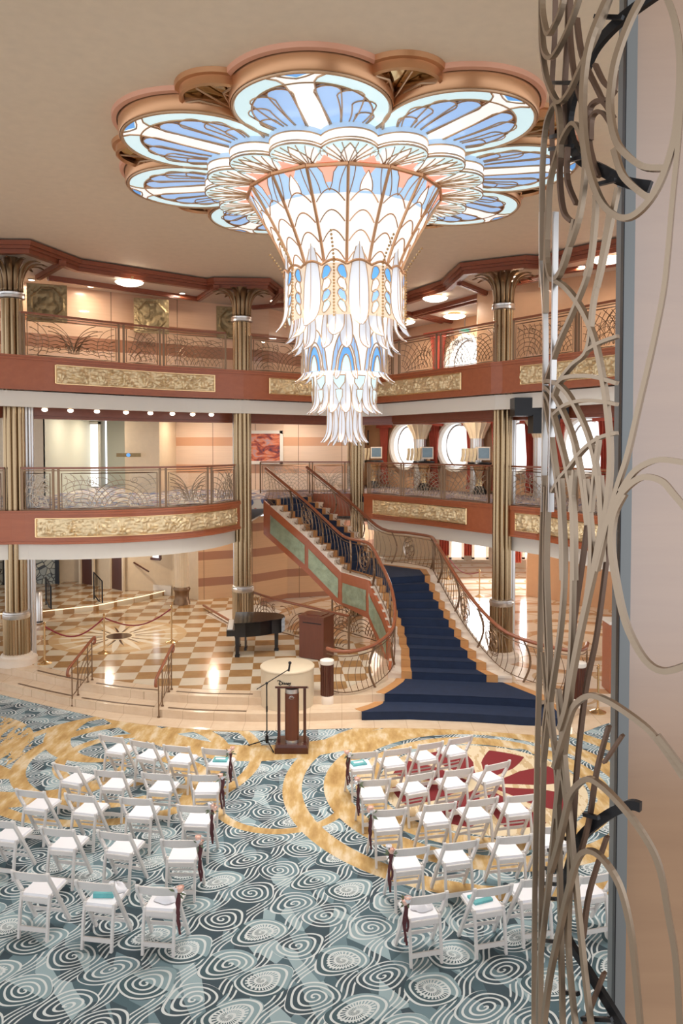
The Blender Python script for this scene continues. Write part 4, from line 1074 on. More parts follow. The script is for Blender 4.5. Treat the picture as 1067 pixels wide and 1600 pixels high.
# third tier arches
for k in range(8):
    a = A0+PI/8*.5+k*PI/4
    for (hw, zt_, m, off) in ((.23, 7.12, 'g_blue', .012), (.165, 6.92, 'g_white', .022), (.13, 6.86, 'g_sky', .030), (.075, 6.72, 'g_pale', .038)):
        pts = [pol(a+hw*(2*q/12-1)/.66, .68-.05*(7.12-6.5)+off, 0)+Vector((0,0,6.48+(zt_-6.48)*(math.sin(PI*q/12)**.6))) for q in range(13)]
        mb = MB(); mb.plate(pts, (math.cos(a), math.sin(a), 0), .004); ar = mb.build('arch_glass', m, ch)
        mb = MB(); mb.tube([p+Vector((math.cos(a), math.sin(a), 0))*.008 for p in pts], .011, 5); mb.build('arch_rim', 'gold', ar)
for k in range(16):
    leaf(A0+k*PI/8, fl2(.62, .17, 7), 6.95, 6.34, .05)
    leaf(A0+PI/16+k*PI/8, fl2(.455, .13, 8), 6.5, 5.84, .085)
for k in range(10):
    a = A0+k*PI/5
    for (hw, zt_, zb_, m) in ((.09, 6.42, 6.2, 'g_pale'), (.05, 6.2, 5.98, 'g_pale')):
        pts = [pol(a-hw/.5, .53, zt_), pol(a+hw/.5, .53, zt_), pol(a+hw*.9/.5, .52, (zt_+zb_)/2), pol(a, .515, zb_), pol(a-hw*.9/.5, .52, (zt_+zb_)/2)]
        mb = MB(); mb.plate(pts, (math.cos(a), math.sin(a), 0), .005); o = mb.build('shield_glass', m, ch)
        mb = MB(); mb.tube(pts, .010, 5, closed=True); mb.build('shield_rim', 'gold', o)
for k in range(14): leaf(A0+k*PI/7, fl2(.25, .11, 6), 6.02, 5.38, .058)
for k in range(8): leaf(A0+.2+k*PI/4, fl2(.15, .10, 4), 5.95, 5.33, .045)
mb = MB().ball(tuple(CH+Vector((0,0,5.62))), .05, 6, 2.2); mb.build('finial', 'brass', ch)
for z, e, r in ((8.9, 60, .3), (9.2, 40, .3), (6.2, 12, .2)):
    pass
for k in range(8):                                           # the lamps behind the petals and bowl
    a = A0+k*PI/4; p = pol(a, 2.75, 9.40); l = lamp('petal_lamp', p, 60, (1., .97, .93), .9, spread=math.radians(110)); l.parent = ch; l.location = p-Vector((CH.x, CH.y, 5.35))

# ------------------------------------------------------------------ folding chairs
def make_chair():
    t = thing('folding_chair', 'x', 'chair', (0,0,0))
    m = 'chair'
    for sx in (-1, 1):
        mb = MB(); mb.ribbon([(sx*.205, -.035, .755), (sx*.205, -.02, .70), (sx*.205, .14, .44), (sx*.205, .395, .0)], .028, .040, up=(0,1,.3)); mb.build('front_leg', m, t)
        mb = MB(); mb.ribbon([(sx*.165, .0, 0), (sx*.165, .035, .30), (sx*.165, .075, .47)], .026, .036, up=(0,1,.1)); mb.build('rear_leg', m, t)
        mb = MB(); mb.lathe([(.016, -.018), (.016, .018)], (0, 0, 0), 8); mb.v = [Vector((sx*.205+v.z, -.035+v.y, .755+v.x)) for v in mb.v]; mb.build('post_cap', m, t)
        mb = MB(); mb.ribbon([(sx*.188, .10, .50), (sx*.188, .13, .44), (sx*.188, .20, .425)], .014, .03, up=(0,0,1)); mb.build('hinge', m, t)
    mb = MB(); mb.grid(lambda u, v: Vector(((u-.5)*.40, -.035-.028*(1-((u-.5)*2)**2)+.075*(1-v)*.5, .655+.095*v+.012*(1-((u-.5)*2)**2)*v)), 10, 2)
    mb.grid(lambda u, v: Vector(((.5-u)*.40, -.017-.028*(1-((u-.5)*2)**2)+.075*(1-v)*.5, .655+.095*v+.012*(1-((u-.5)*2)**2)*v)), 10, 2)
    for v in (0, 1): mb.grid(lambda u, w, v=v: Vector(((u-.5)*.40, -.035+.018*w-.028*(1-((u-.5)*2)**2)+.075*(1-v)*.5, .655+.095*v+.012*(1-((u-.5)*2)**2)*v)), 10, 1)
    mb.build('backrest', m, t)
    mb = MB(); mb.box((0, .235, .425), (.35, .36, .028)); mb.box((0, .06, .41), (.33, .02, .05)); mb.build('seat_frame', m, t)
    mb = MB(); mb.box((0, .235, .451), (.33, .335, .028), top=.96); mb.build('seat_pad', 'seatpad', t)
    mb = MB(); mb.box((0, .008, .115), (.32, .016, .05)); mb.build('rear_stretcher', m, t)
    mb = MB(); mb.box((0, .315, .15), (.40, .018, .035)); mb.build('front_stretcher', m, t)
    mb = MB(); mb.box((0, .30, .22), (.37, .012, .018)); mb.build('brace', m, t)
    return t
proto = make_chair(); used = [False]
def place_chair(ax, ay, bx, by, label):
    A_, B_ = G(ax, ay, .755), G(bx, by, .755); mid = (A_+B_)/2; ang = math.atan2(B_.y-A_.y, B_.x-A_.x)
    if not used[0]: t = proto; used[0] = True
    else: t = copy_tree(proto)
    fwd = Vector((-math.sin(ang), math.cos(ang), 0))
    p = mid+fwd*.035; t.location = (p.x, p.y, .001); t.rotation_euler = (0, 0, ang); t['label'] = label; t['group'] = 'white folding chairs facing the stairs'
    t['category'] = 'chair'; return t
rowsL = [[(18,1361,76,1367),(117,1376,178,1382),(212.5,1384,275,1388)],
 [(-30,1279,25,1285),(64,1293,115,1297.5),(152,1298,204,1304),(252,1312.5,307.5,1313)],
 [(24.4,1233,70,1238),(101,1240,148,1245),(187.5,1246,236,1249),(278,1258,327,1260)],
 [(83,1192.5,122,1199),(148,1203,192,1206),(220.5,1207,267,1210.5),(296,1211,343,1211)],
 [(155,1148,191,1153),(202,1155.7,241,1162),(255,1164,296,1167.5),(316,1169,357.5,1172)]]
rowsR = [[(637.5,1403,699,1394),(741,1390.6,800,1382),(814,1376,873,1368),(906,1371,962,1362)],
 [(613,1328,671,1322),(693,1319,748,1312),(777,1309,831,1304),(848,1293,900,1288)],
 [(584,1267,634,1263),(662.5,1259,713,1253.5),(730,1252,779,1245),(793.5,1245,839,1240)],
 [(564.5,1219.7,608,1217),(636,1213,679,1205.5),(694.5,1205.5,741,1199),(757,1197.6,799,1188)],
 [(548.5,1177,588,1174),(600,1173,643,1167.5),(653.5,1164.5,693,1158),(701,1156,739,1149)]]
rn = ['nearest', 'fourth', 'third', 'second', 'front']
CHR = {}
for side, rows in (('left', rowsL), ('right', rowsR)):
    for r, row in enumerate(rows):
        n = len(row)
        for c, q in enumerate(row):
            fa = (n-1-c) if side == 'left' else c
            pos = ['at the aisle end', 'second from the aisle', 'third from the aisle', 'fourth from the aisle'][fa]
            extra = ''
            if (side, r, fa) in (('left',0,1),('right',0,1),('left',4,0),('right',4,0)): extra = ', teal program on seat'
            elif fa == 0: extra = ''
            lab = 'white folding chair %s, %s row, %s block%s' % (pos, rn[r], side, extra)
            CHR[(side, r, fa)] = place_chair(*q, lab)
def onchair(key, x, y, z):
    t = CHR[key]; a = t.rotation_euler[2]; p = t.location
    return Vector((p.x+x*math.cos(a)-y*math.sin(a), p.y+x*math.sin(a)+y*math.cos(a), z)), a
# programs, corsages, fans
def program(key, lab, n=1):
    p, a = onchair(key, -.02, .25, .466)
    t = thing('program_stack', lab, 'booklet', p, 'teal printed programs')
    a += .15
    mb = MB(); mb.box(p+Vector((0,0,.012*n)), (.22, .16, .024*n), a); mb.build('booklet', 'teal', t)
    mb = MB(); mb.box(p+Vector((.0,.0,.024*n+.003)), (.15, .05, .005), a); mb.build('title_band', 'seatpad', t)
program(('left',0,1), 'stack of teal programs on a chair in the nearest row of the left block', 2)
program(('right',0,1), 'teal program on a chair in the nearest row of the right block')
program(('left',4,0), 'teal program on the aisle chair of the front row, left of the podium')
program(('right',4,0), 'teal program on the aisle chair of the front row, right of the podium')
def fan(key, lab, x, y, m='seatpad', s=1.):
    p, a = onchair(key, x, y, .472); t = thing('tulle_pouch', lab, 'favour', p, 'crumpled white tulle bundles')
    rnd = random.Random(p.x)
    def f(u, v):
        an = u*2*PI; r = (.10*math.sin(v*PI/2)+.012*math.sin(an*5+v*3)+.01*rnd.random())*s*(1 if v < .98 else .98); return p+Vector((r*math.cos(an)*1.1, r*math.sin(an)*.8, .075*s*math.cos(v*PI/2)*(1+.3*math.sin(an*3))))
    mb = MB().grid(f, 20, 6); mb.sm = True; mb.build('tulle', m, t)
    mb = MB(); mb.tube([p+Vector((.03*math.cos(q), .03*math.sin(q), .07*s)) for q in [i*PI/4 for i in range(8)]], .004, 4, closed=True); mb.build('tie', 'stone_w', t)
fan(('left',0,0), 'white tulle bundle on the aisle chair of the nearest row, left block', .03, .24, s=1.2)
fan(('left',0,1), 'white tulle bundle beside the program stack, nearest row of the left block', .06, .33)
fan(('right',0,0), 'white tulle bundle on the aisle chair of the nearest row, right block', .02, .22)
def posy(key, sx, lab, seed):
    rnd = random.Random(seed)
    p, a = onchair(key, sx*.235, -.05, .72); t = thing('rose_posy', lab, 'flowers', p, 'posies tied to the aisle chairs')
    off = Vector((sx*math.cos(a), sx*math.sin(a), 0))
    for i in range(3):
        c = p+Vector((rnd.uniform(-.03,.03), rnd.uniform(-.03,.02), .03+rnd.uniform(-.03,.05)))+off*.01
        mb = MB(); mb.ball(c, .026 if i else .032, 5, .9)
        for q in range(5): mb.grid(lambda u, v, q=q: c+Vector((.034*math.cos(q*1.25+u*1.4)*(.6+.5*v), .034*math.sin(q*1.25+u*1.4)*(.6+.5*v), -.02+.045*v)), 4, 3)
        mb.build('rose', 'rose' if i != 1 else 'seatpad', t)
    mb = MB()
    for i in range(14):
        d = Vector((rnd.uniform(-1,1), rnd.uniform(-1,1), rnd.uniform(-.8,1.2))).normalized(); c = p+d*.02; l_ = rnd.uniform(.05,.09); s_ = d.orthogonal().normalized()*.012
        mb.add([c, c+d*l_*.5+s_, c+d*l_, c+d*l_*.5-s_], [(0,1,2,3)])
    mb.build('foliage', 'leafg', t)
    for i in range(3):
        c = p+Vector((rnd.uniform(-.015,.02), rnd.uniform(-.02,.0), 0))+off*.01; ln = (.44, .40, .30)[i]
        mb = MB(); mb.ribbon([c+Vector((.012*math.sin(q*1.3+i), .008*math.cos(q+i), -ln*q/6)) for q in range(7)], .024, .004, up=(0,1,0)); mb.build('ribbon', 'ribbon', t)
for r in range(5):
    posy(('left',r,0), 1, 'blush rose posy with burgundy ribbon, %s row aisle chair, left block' % rn[r], r)
    posy(('right',r,0), -1, 'blush rose posy with burgundy ribbon, %s row aisle chair, right block' % rn[r], r+9)

# ------------------------------------------------------------------ podium, microphone stand, pedestal, cabinet, piano
p = G(455, 1179, 0)+Vector((0, .27, 0))
t = thing('lectern', 'dark wooden open lectern with a central cylinder, facing the chairs', 'lectern', p)
mb = MB(); mb.box(p+Vector((0,0,.05)), (.58,.50,.10)); mb.box(p+Vector((0,0,.12)), (.54,.46,.05), top=.95); mb.build('base', 'wood_dark', t)
for sx in (-1, 1):
    mb = MB(); mb.box(p+Vector((sx*.225,-.08,.62)), (.05,.06,.96)); mb.build('post', 'wood_dark', t)
mb = MB().lathe([(.125,.20),(.125,1.02)], p+Vector((0,-.05,0)), 32); cyl = mb.build('cylinder', 'wood_cab', t)
for z in (.145, 1.02):
    mb = MB().lathe([(.122,z),(.122,z+.075)], p+Vector((0,-.05,0)), 32); mb.build('steel_band', 'chrome', t)
mb = MB(); mb.tube([p+Vector((.028*math.cos(q*PI/5)*1.3, -.178, .96+.028*math.sin(q*PI/5))) for q in range(10)], .004, 4, closed=True); mb.tube([p+Vector((-.05,-.178,.95)), p+Vector((.0,-.178,.965)), p+Vector((.05,-.178,.97))], .004, 4); mb.build('emblem', 'chrome', cyl)
mb = MB(); mb.add([p+Vector(v) for v in ((-.28,-.22,1.14),(.28,-.22,1.14),(.28,.24,.99),(-.28,.24,.99),(-.28,-.22,1.175),(.28,-.22,1.175),(.28,.24,1.02),(-.28,.24,1.02))], [(3,2,1,0),(4,5,6,7),(0,1,5,4),(1,2,6,5),(2,3,7,6),(3,0,4,7)]); mb.build('slanted_top', 'wood_dark', t)
p = G(417, 1166, 0)
t = thing('microphone_stand', 'black boom microphone stand to the left of the lectern', 'microphone stand', p)
for q in range(3):
    a = math.radians(178+q*118); mb = MB(); mb.tube([p+Vector((0,0,.12)), p+Vector((.33*math.cos(a), .33*math.sin(a), .012))], .011, 6); mb.build('leg', 'black', t)
mb = MB(); mb.tube([p+Vector((0,0,.06)), p+Vector((0,0,1.12))], .011, 8); mb.lathe([(.02,.06),(.03,.10),(.03,.17),(.02,.2)], p, 12); mb.lathe([(.016,.62),(.016,.72)], p, 10); mb.build('pole', 'black', t)
b0, b1 = DP(401, 1077, p.y), DP(451, 1046, p.y-.03)
mb = MB(); mb.tube([b0, b1], .009, 6); mb.build('boom', 'black', t)
mb = MB(); mb.tube([b1-Vector((0,0,.03)), b1+Vector((.02,-.01,.10))], .017, 8); mb.ball(b1+Vector((.022,-.01,.12)), .03, 6); mb.build('microphone', 'black', t)
mb = MB(); mb.ball(p+Vector((0,0,1.13)), .025, 6); mb.build('clutch', 'black', t)
pc = G(446, 1126, 0)+Vector((0, .56, 0)); pc.z = 0
t = thing('round_pedestal', 'tan stone drum pedestal standing behind the lectern', 'pedestal', pc)
mb = MB().lathe([(.53, .0), (.53, .89), (.545, .90), (.545, .92), (.53, .935)], pc, 64); mb.build('drum', simple('tan_pedestal_stone', (.66,.54,.38), .5, var=.04), t)
mb = MB()
SC = .0029
strokes = [[(0,30),(6,34),(22,30),(34,22),(30,12),(18,8),(10,14),(16,20)], [(17,36),(16,22),(17,6)], [(38,22),(38,12),(41,10)], [(38,27),(39,28)], [(50,22),(45,19),(50,15),(46,10)], [(56,20),(56,10)],[(56,17),(61,21),(64,17),(64,10)], [(69,15),(76,16),(74,21),(69,17),(70,11),(77,11)], [(81,21),(84,13)],[(91,23),(85,10),(80,3),(74,4)]]
for s_ in strokes:
    pts = []
    for (u, v) in smooth_path([Vector((a, b, 0)) for a, b in s_], 4) and [(q.x, q.y) for q in smooth_path([Vector((a, b, 0)) for a, b in s_], 4)]:
        an = -PI/2+(u*SC-.16)/.53; pts.append(pc+Vector((.535*math.cos(an), .535*math.sin(an), .66+v*SC*1.15)))
    mb.tube(pts, .0075, 5)
mb.build('script_lettering', 'black', t)
# cabinet
p = G(494, 1031, PZ); R_ = math.radians(-28)
t = thing('wooden_cabinet', 'reddish wooden cabinet beside the piano, under the staircase', 'cabinet', p+Vector((0,.25,0)))
c = p+Vector((0,.25,0))
mb = MB(); mb.box(c+Vector((0,0,.50)), (.66,.50,.96), R_); mb.build('body', 'wood_cab', t)
mb = MB(); mb.box(c+Vector((0,0,1.0)), (.70,.54,.05), R_); mb.box(c+Vector((.03,0,1.035)), (.40,.36,.02), R_); mb.build('top', 'wood_cab', t)
mb = MB(); rm = Matrix.Rotation(R_, 3, 'Z'); mb.box(c+rm@Vector((.02,-.253,.86)), (.50,.01,.02), R_); mb.build('slot', 'black', t)
mb = MB(); mb.box(c+Vector((0,0,.012)), (.60,.44,.03), R_); mb.build('plinth', 'black', t)
# piano
p = G(398, 1027, PZ); p.y += .55; 
t = thing('grand_piano', 'black grand piano with closed lid on the checkered floor', 'piano', p)
ca, sa = math.cos(math.radians(6)), math.sin(math.radians(6))
def PP(x, y): x *= .78; return (p.x+x*ca-y*sa, p.y+x*sa+y*ca)
def pcase(s=1., dx=0.): return [PP(x*s+dx, y*s) for x, y in [(-.68,-.60),(-.35,-.60),(.1,-.52),(.45,-.35),(.75,-.25),(.86,-.05),(.82,.2),(.6,.42),(.1,.58),(-.68,.62)]]
zb = PZ
mb = MB(); mb.prism(pcase(), zb+.50, zb+.80); mb.build('case', 'piano', t)
mb = MB(); mb.prism(pcase(1.02), zb+.805, zb+.84); mb.build('lid', 'piano', t)
mb = MB(); mb.prism([PP(-.92,-.58), PP(-.66,-.58), PP(-.66,.60), PP(-.92,.60)], zb+.52, zb+.66); mb.build('key_bed', 'piano', t)
mb = MB(); mb.prism([PP(-.90,-.5), PP(-.74,-.5), PP(-.74,.52), PP(-.90,.52)], zb+.662, zb+.675); mb.build('keys', 'stone_w', t)
for (x, y) in ((-.60,-.48), (-.60,.48), (.60,0)):
    mb = MB(); q = PP(x, y); mb.box((q[0], q[1], zb+.27), (.08,.08,.46), top=1.25); mb.box((q[0], q[1], zb+.03), (.11,.11,.05)); mb.build('leg', 'piano', t)
mb = MB(); q = PP(-.35, -.1); mb.box((q[0], q[1], zb+.30), (.04,.16,.40)); mb.box((q[0], q[1], zb+.11), (.06,.26,.06)); mb.build('pedal_lyre', 'piano', t)

# ------------------------------------------------------------------ stanchions and ropes, step rails
def stanchion(px, py, z, lab, h=.92):
    p = G(px, py, z); t = thing('rope_stanchion', lab, 'stanchion', p, 'brass rope stanchions')
    mb = MB().lathe([(.16,0),(.16,.015),(.13,.03),(.05,.06),(.025,.09)], p, 24); mb.build('base', 'brass', t)
    mb = MB().lathe([(.022,.08),(.022,h-.05),(.035,h-.04),(.035,h-.01),(.02,h),(.03,h+.03),(.001,h+.06)], p, 14); mb.build('pole', 'brass', t)
    return p+Vector((0,0,h-.05))
s1 = stanchion(70, 1037, PZ, 'brass stanchion at the left, right beside the leftmost column base')
s2 = stanchion(163, 1021, PZ, 'brass stanchion in the middle, in front of the floor sunburst')
s3 = stanchion(268, 1004, PZ, 'brass stanchion at the right end of the burgundy ropes')
def rope(a, b2, sag, lab):
    mb = MB(); mb.tube([a.lerp(b2, i/14)-Vector((0,0,sag*math.sin(PI*i/14))) for i in range(15)], .018, 6); o = mb.build('barrier_rope', 'rope'); tag(o, lab, 'rope', 'burgundy barrier ropes')
rope(s1, s2, .34, 'burgundy rope between the left and middle brass stanchions'); rope(s2, s3, .30, 'burgundy rope between the middle and right brass stanchions')
s4 = stanchion(934, 1113, .01, 'brass stanchion seen through the screen beside the right newel')
s5 = stanchion(749, 932, .01, 'far brass stanchion in the right lobby, left of the bronze column')
s6 = stanchion(700, 905, .01, 'farthest brass stanchion, behind the right stair railing')
rope(s5, s6, .3, 'rope between the two far brass stanchions behind the stair railing')
def steprail(px0, py0, px1, py1, lab):
    a = G(px0, py0, 0.01); a2 = G(px1, py1, PZ+.01); t = thing('step_handrail', lab, 'handrail', a, 'bronze handrails on the curved steps')
    b0 = a+Vector((0,0,.86)); b1 = a2+Vector((0,0,.86)); d = (b1-b0).normalized()
    pts = [b0-d*.10+Vector((0,0,-.17)), b0-d*.17+Vector((0,0,-.12)), b0-d*.16+Vector((0,0,-.03)), b0-d*.05, b0.lerp(b1, .5), b1+d*.04, b1+d*.13+Vector((0,0,-.03)), b1+d*.13+Vector((0,0,-.12)), b1+d*.07+Vector((0,0,-.13))]
    mb = MB(); mb.tube(smooth_path(pts, 5), .03, 8); mb.build('handrail', 'wood_rail', t)
    for q, c in enumerate((0., .28, .78, 1.)):
        f = a.lerp(a2, c); f.z = (0.01 if c < .2 else (.165 if c < .6 else PZ+.008)); tp = b0.lerp(b1, c)
        mb = MB(); mb.tube([f, tp], .014, 6); mb.lathe([(.03,0),(.03,.02)], f, 10); mb.build('post', 'iron', t)
    mb = MB(); l0 = a.lerp(a2, .0)+Vector((0,0,.2)); l1 = a2+Vector((0,0,.2)); mb.tube([l0, l1], .010, 5); mb.build('lower_rail', 'iron', t)
    for q in range(4):
        r0 = .2+.2*q; mb = MB(); pts = []
        for i in range(9):
            an = PI/2*i/8; u = 1-r0*math.cos(an); v = .2+ (0.62*r0)*math.sin(an)
            if u < 0: continue
            pts.append(a.lerp(a2, u)+Vector((0,0,v)))
        mb.tube(pts, .009, 4); mb.build('arc_bar', 'iron', t)
steprail(113, 1103, 144, 1062, 'left bronze handrail on the curved steps, below the brass stanchions')
steprail(248, 1121, 268, 1077, 'right bronze handrail on the curved steps, left of the lectern')
# terrace rails and bollard
def terrace_rail(pa, pb, lab, z=PZ, hh=.85):
    a, b2 = G(*pa, tz), G(*pb, PZ); t = thing('terrace_handrail', lab, 'handrail', b2, 'dark handrails on the back terrace edge')
    for p in (a, b2): mb = MB(); mb.tube([p, p+Vector((0,0,hh))], .025, 6); mb.build('post', 'black', t)
    for h in (hh, .12): mb = MB(); mb.tube([a+Vector((0,0,h)), b2+Vector((0,0,h))], .02, 6); mb.build('rail_bar', 'black', t)
    mb = MB()
    for q in range(1, 6): mb.tube([a.lerp(b2, q/6)+Vector((0,0,.1)), a.lerp(b2, q/6)+Vector((0,0,hh))], .008, 4)
    mb.build('infill_bars', 'black', t)
terrace_rail((72,945), (80,961), 'dark handrail at the left end of the lit terrace step')
terrace_rail((147,936), (160,951), 'dark handrail in the middle of the lit terrace step')
p = G(60, 973, PZ)
t = thing('chrome_bin', 'chrome cylindrical bin standing right behind the leftmost column', 'bin', p)
mb = MB().lathe([(.12,0),(.12,.86),(.09,.9)], p, 20); mb.build('body', 'chrome', t); mb = MB().lathe([(.124,.02),(.124,.06)], p, 20); mb.build('ring', 'black', t)
# doors, window, stained glass, wall handrail
def panel(pa, pb, z, h, m, nm, lab, cat, frame=None, fw=.09, dy=-.08, kind=None, grp=None, z0=None):
    """upright panel whose bottom corners are seen at pa and pb on plane z"""
    a, b2 = G(*pa, z), G(*pb, z); dvec = (b2-a); dvec.z = 0; d = dvec.normalized(); nm_ = Vector((d.y, -d.x, 0)); off = nm_*abs(dy)
    up = Vector((0,0,h)); lift = Vector((0,0,z0 or 0))
    t = thing(nm, lab, cat, (a+b2)/2+lift, grp); 
    if kind: t['kind'] = kind
    q = [a+off+lift, b2+off+lift, b2+off+up+lift, a+off+up+lift]
    mb = MB(); mb.plate(q, -nm_, .03); mb.build('panel', m, t)
    if frame:
        c = [a-d*fw/2+off*1.3+lift, b2+d*fw/2+off*1.3+lift]
        mb = MB()
        mb.ribbon([c[0], c[0]+up], fw, .06, up=nm_); mb.ribbon([c[1], c[1]+up], fw, .06, up=nm_); mb.ribbon([c[0]+up, c[1]+up], .06, fw)
        if z0: mb.ribbon([c[0], c[1]], .06, fw)
        mb.build('frame', frame, t)
    return t
panel((45,912), (88,911), tz, 2.3, 'stained', 'stained_glass_door', 'dark framed stained glass door at the far left, behind the column', 'door', 'black', .14, -.12)
panel((-22,916), (2,913), tz, 2.3, 'stained', 'stained_glass_door', 'dark stained glass door cut by the left edge of the picture', 'door', 'black', .14, -.12)
panel((132,911), (150,914), tz, 2.2, 'wood_dark', 'door_leaf', 'dark doorway behind the back terrace, left one', 'door', 'wallcream', .1, -.1)
panel((179,919), (197,923), tz, 2.0, 'wood_dark', 'door_leaf', 'brown door behind the back terrace beside the wall handrail', 'door', 'wallcream', .1, -.1)
panel((238,925), (252,927), .42, .95, 'day', 'side_window', 'small bright window above the wall handrail at the back left', 'window', 'wood_dark', .08, -.06, z0=1.15)
mb = MB(); a, b2 = G(211,922,tz)+Vector((0,-.12,.95)), G(234,925,tz)+Vector((0,-.12,.70)); mb.tube([a, b2], .03, 6); tag(mb.build('wall_handrail', 'wood_dark'), 'short wooden handrail on the cream wall at the back left', 'handrail')
# fluted cream column with dark base
p = G(284, 944, PZ)
t = thing('cream_column', 'fluted cream column on a dark octagonal base, below the lower left balcony', 'column', p)
mb = MB().lathe([(.21,.55),(.20,2.62)], p, 40, flute=20, amp=.08); mb.build('shaft', 'wallcream', t)
mb = MB().lathe([(.27,0),(.27,.1),(.23,.16),(.23,.38),(.25,.42),(.28,.5),(.25,.56)], p, 8); mb.build('base', 'iron', t)
# stair well to the lower deck: sloping scroll railings
def slope_rail(pts, h, lab, mat='iron', r=.010, posts=(0, 1.)):
    Pt = Path(pts); t = thing('stairwell_railing', lab, 'railing', Pt.at(Pt.L/2), 'dark railings round the stairwell going down')
    n = 16; mb = MB(); mb.tube([Pt.at(Pt.L*i/n)+Vector((0,0,h)) for i in range(n+1)], .035, 8); mb.build('handrail', 'wood_rail', t)
    mb = MB(); mb.tube([Pt.at(Pt.L*i/n)+Vector((0,0,.08)) for i in range(n+1)], .014, 5); mb.build('lower_rail', mat, t)
    for a in posts: mb = MB(); mb.tube([Pt.at(Pt.L*a), Pt.at(Pt.L*a)+Vector((0,0,h))], .028, 6); mb.build('post', mat, t)
    mb = MB()
    for l in art(Pt.L-.1, h-.15, 2, None): mb.tube([Pt.at(.05+u)+Vector((0,0,.1+v)) for u, v in l], r, 4)
    mb.build('scrollwork', mat, t)
zz = PZ
slope_rail([G(392,975,PZ), G(430,990,PZ), G(545,1022,PZ)], .92, 'dark scrollwork railing behind the piano and cabinet')
slope_rail([G(519,985,PZ), G(600,1010,PZ+.0)], .95, 'dark scrollwork railing under the staircase')
slope_rail([G(318,955,PZ), G(364,983,PZ)], .18, 'low wooden rail on the floor leading down, left of the piano', posts=())
mb = MB(); mb.prism([tuple(G(a, b, PZ))[:2] for a, b in [(322,960),(372,985),(400,985),(440,955),(400,945)]], PZ, PZ+.012); S(mb.build('trim_90', 'stone_w'))

# ------------------------------------------------------------------ middle deck: portholes, curtains, kiosks, painting
def wallpt(a, b2, x):
    t = (x-a[0])/(b2[0]-a[0]); return Vector((x, a[1]+(b2[1]-a[1])*t, 0))
wd = Vector((Wb[0]-Wa[0], Wb[1]-Wa[1], 0)).normalized(); wn = Vector((wd.y, -wd.x, 0)) ; wn = wn if wn.y < 0 else -wn
def porthole(px, z, lab, R=.78):
    r = ray(px, 700); k = r.x/r.y; # intersect with wall line
    x = None
    ax, ay = Wa; bx, by = Wb; s_ = (ax-k*ay)/((k*(by-ay))-(bx-ax)); c = Vector((ax+(bx-ax)*s_, ay+(by-ay)*s_, z))
    t = thing('porthole_window', lab, 'window', c-Vector((0,0,R)), 'round porthole windows')
    circ = lambda r_, o: [c+wn*o+wd*(r_*math.cos(2*PI*i/40))+Vector((0,0,r_*math.sin(2*PI*i/40))) for i in range(40)]
    mb = MB(); mb.plate(circ(R, .02), wn, .02); mb.build('pane', 'day', t)
    mb = MB(); A_, B_, C_, D_ = circ(R*.96, .05), circ(R*1.0, .20), circ(R*1.12, .20), circ(R*1.15, .02); vs = A_+B_+C_+D_
    mb.add(vs, [(q*40+i, q*40+(i+1) % 40, (q+1)*40+(i+1) % 40, (q+1)*40+i) for q in range(3) for i in range(40)]); mb.sm = True; mb.build('rim', 'stone_w', t)
    mb = MB(); mb.tube([c+wn*.06+wd*(.1*R+R*.75*math.cos(PI*q/12+PI*.4))+Vector((0,0,R*.9*math.sin(PI*q/12+PI*.4))) for q in range(13)], .03, 5); mb.build('inner_frame', 'chrome', t)
    return c
def curtain(c, lab, z0, z1, w=.42):
    t = thing('red_curtain', lab, 'curtain', Vector((c.x, c.y, z0)), 'red curtains beside the round windows')
    def f(u, v):
        k = w*(.55+.45*abs(v-.45)/.55); return Vector((c.x, c.y, z0+(z1-z0)*v))+wd*((u-.5)*2*k*.6)+wn*(.24+.05*math.sin(u*26))
    mb = MB().grid(f, 40, 8); mb.sm = True; mb.build('drape', 'red_cloth', t)
    mb = MB(); mb.ribbon([Vector((c.x, c.y, z1))+wd*(-w)+wn*.25, Vector((c.x, c.y, z1))+wd*w+wn*.25], .08, .12); mb.build('pelmet', 'red_cloth', t)
zc = D4+1.52
hs = [porthole(638, zc, 'round window farthest left on the lower gallery, nearest the chandelier tip'), porthole(716, zc, 'round window left of the right bronze column on the lower gallery'), porthole(812, zc, 'round window just right of the right bronze column on the lower gallery'), porthole(920, zc, 'big round window seen through the scroll screen on the lower gallery'), porthole(730, D5+.75, 'round window on the upper gallery seen through the railing', .85)]
def along(px):
    r = ray(px, 700); k = r.x/r.y; ax, ay = Wa; bx, by = Wb; s_ = (ax-k*ay)/((k*(by-ay))-(bx-ax)); return Vector((ax+(bx-ax)*s_, ay+(by-ay)*s_, 0))
for i, (px, lab) in enumerate(((608, 'left of the first round window'), (661, 'right of the first round window'), (686, 'left of the second round window'), (745, 'right of the second round window'), (785, 'left of the third round window, behind the column'), (838, 'right of the third round window'), (880, 'left of the round window behind the screen'), (955, 'at the far right behind the screen'))):
    curtain(along(px), 'red curtain '+lab, D4+.1, D4+2.25)
curtain(along(692), 'red curtain on the upper gallery left of the round window', D5, D5+1.9, .7)
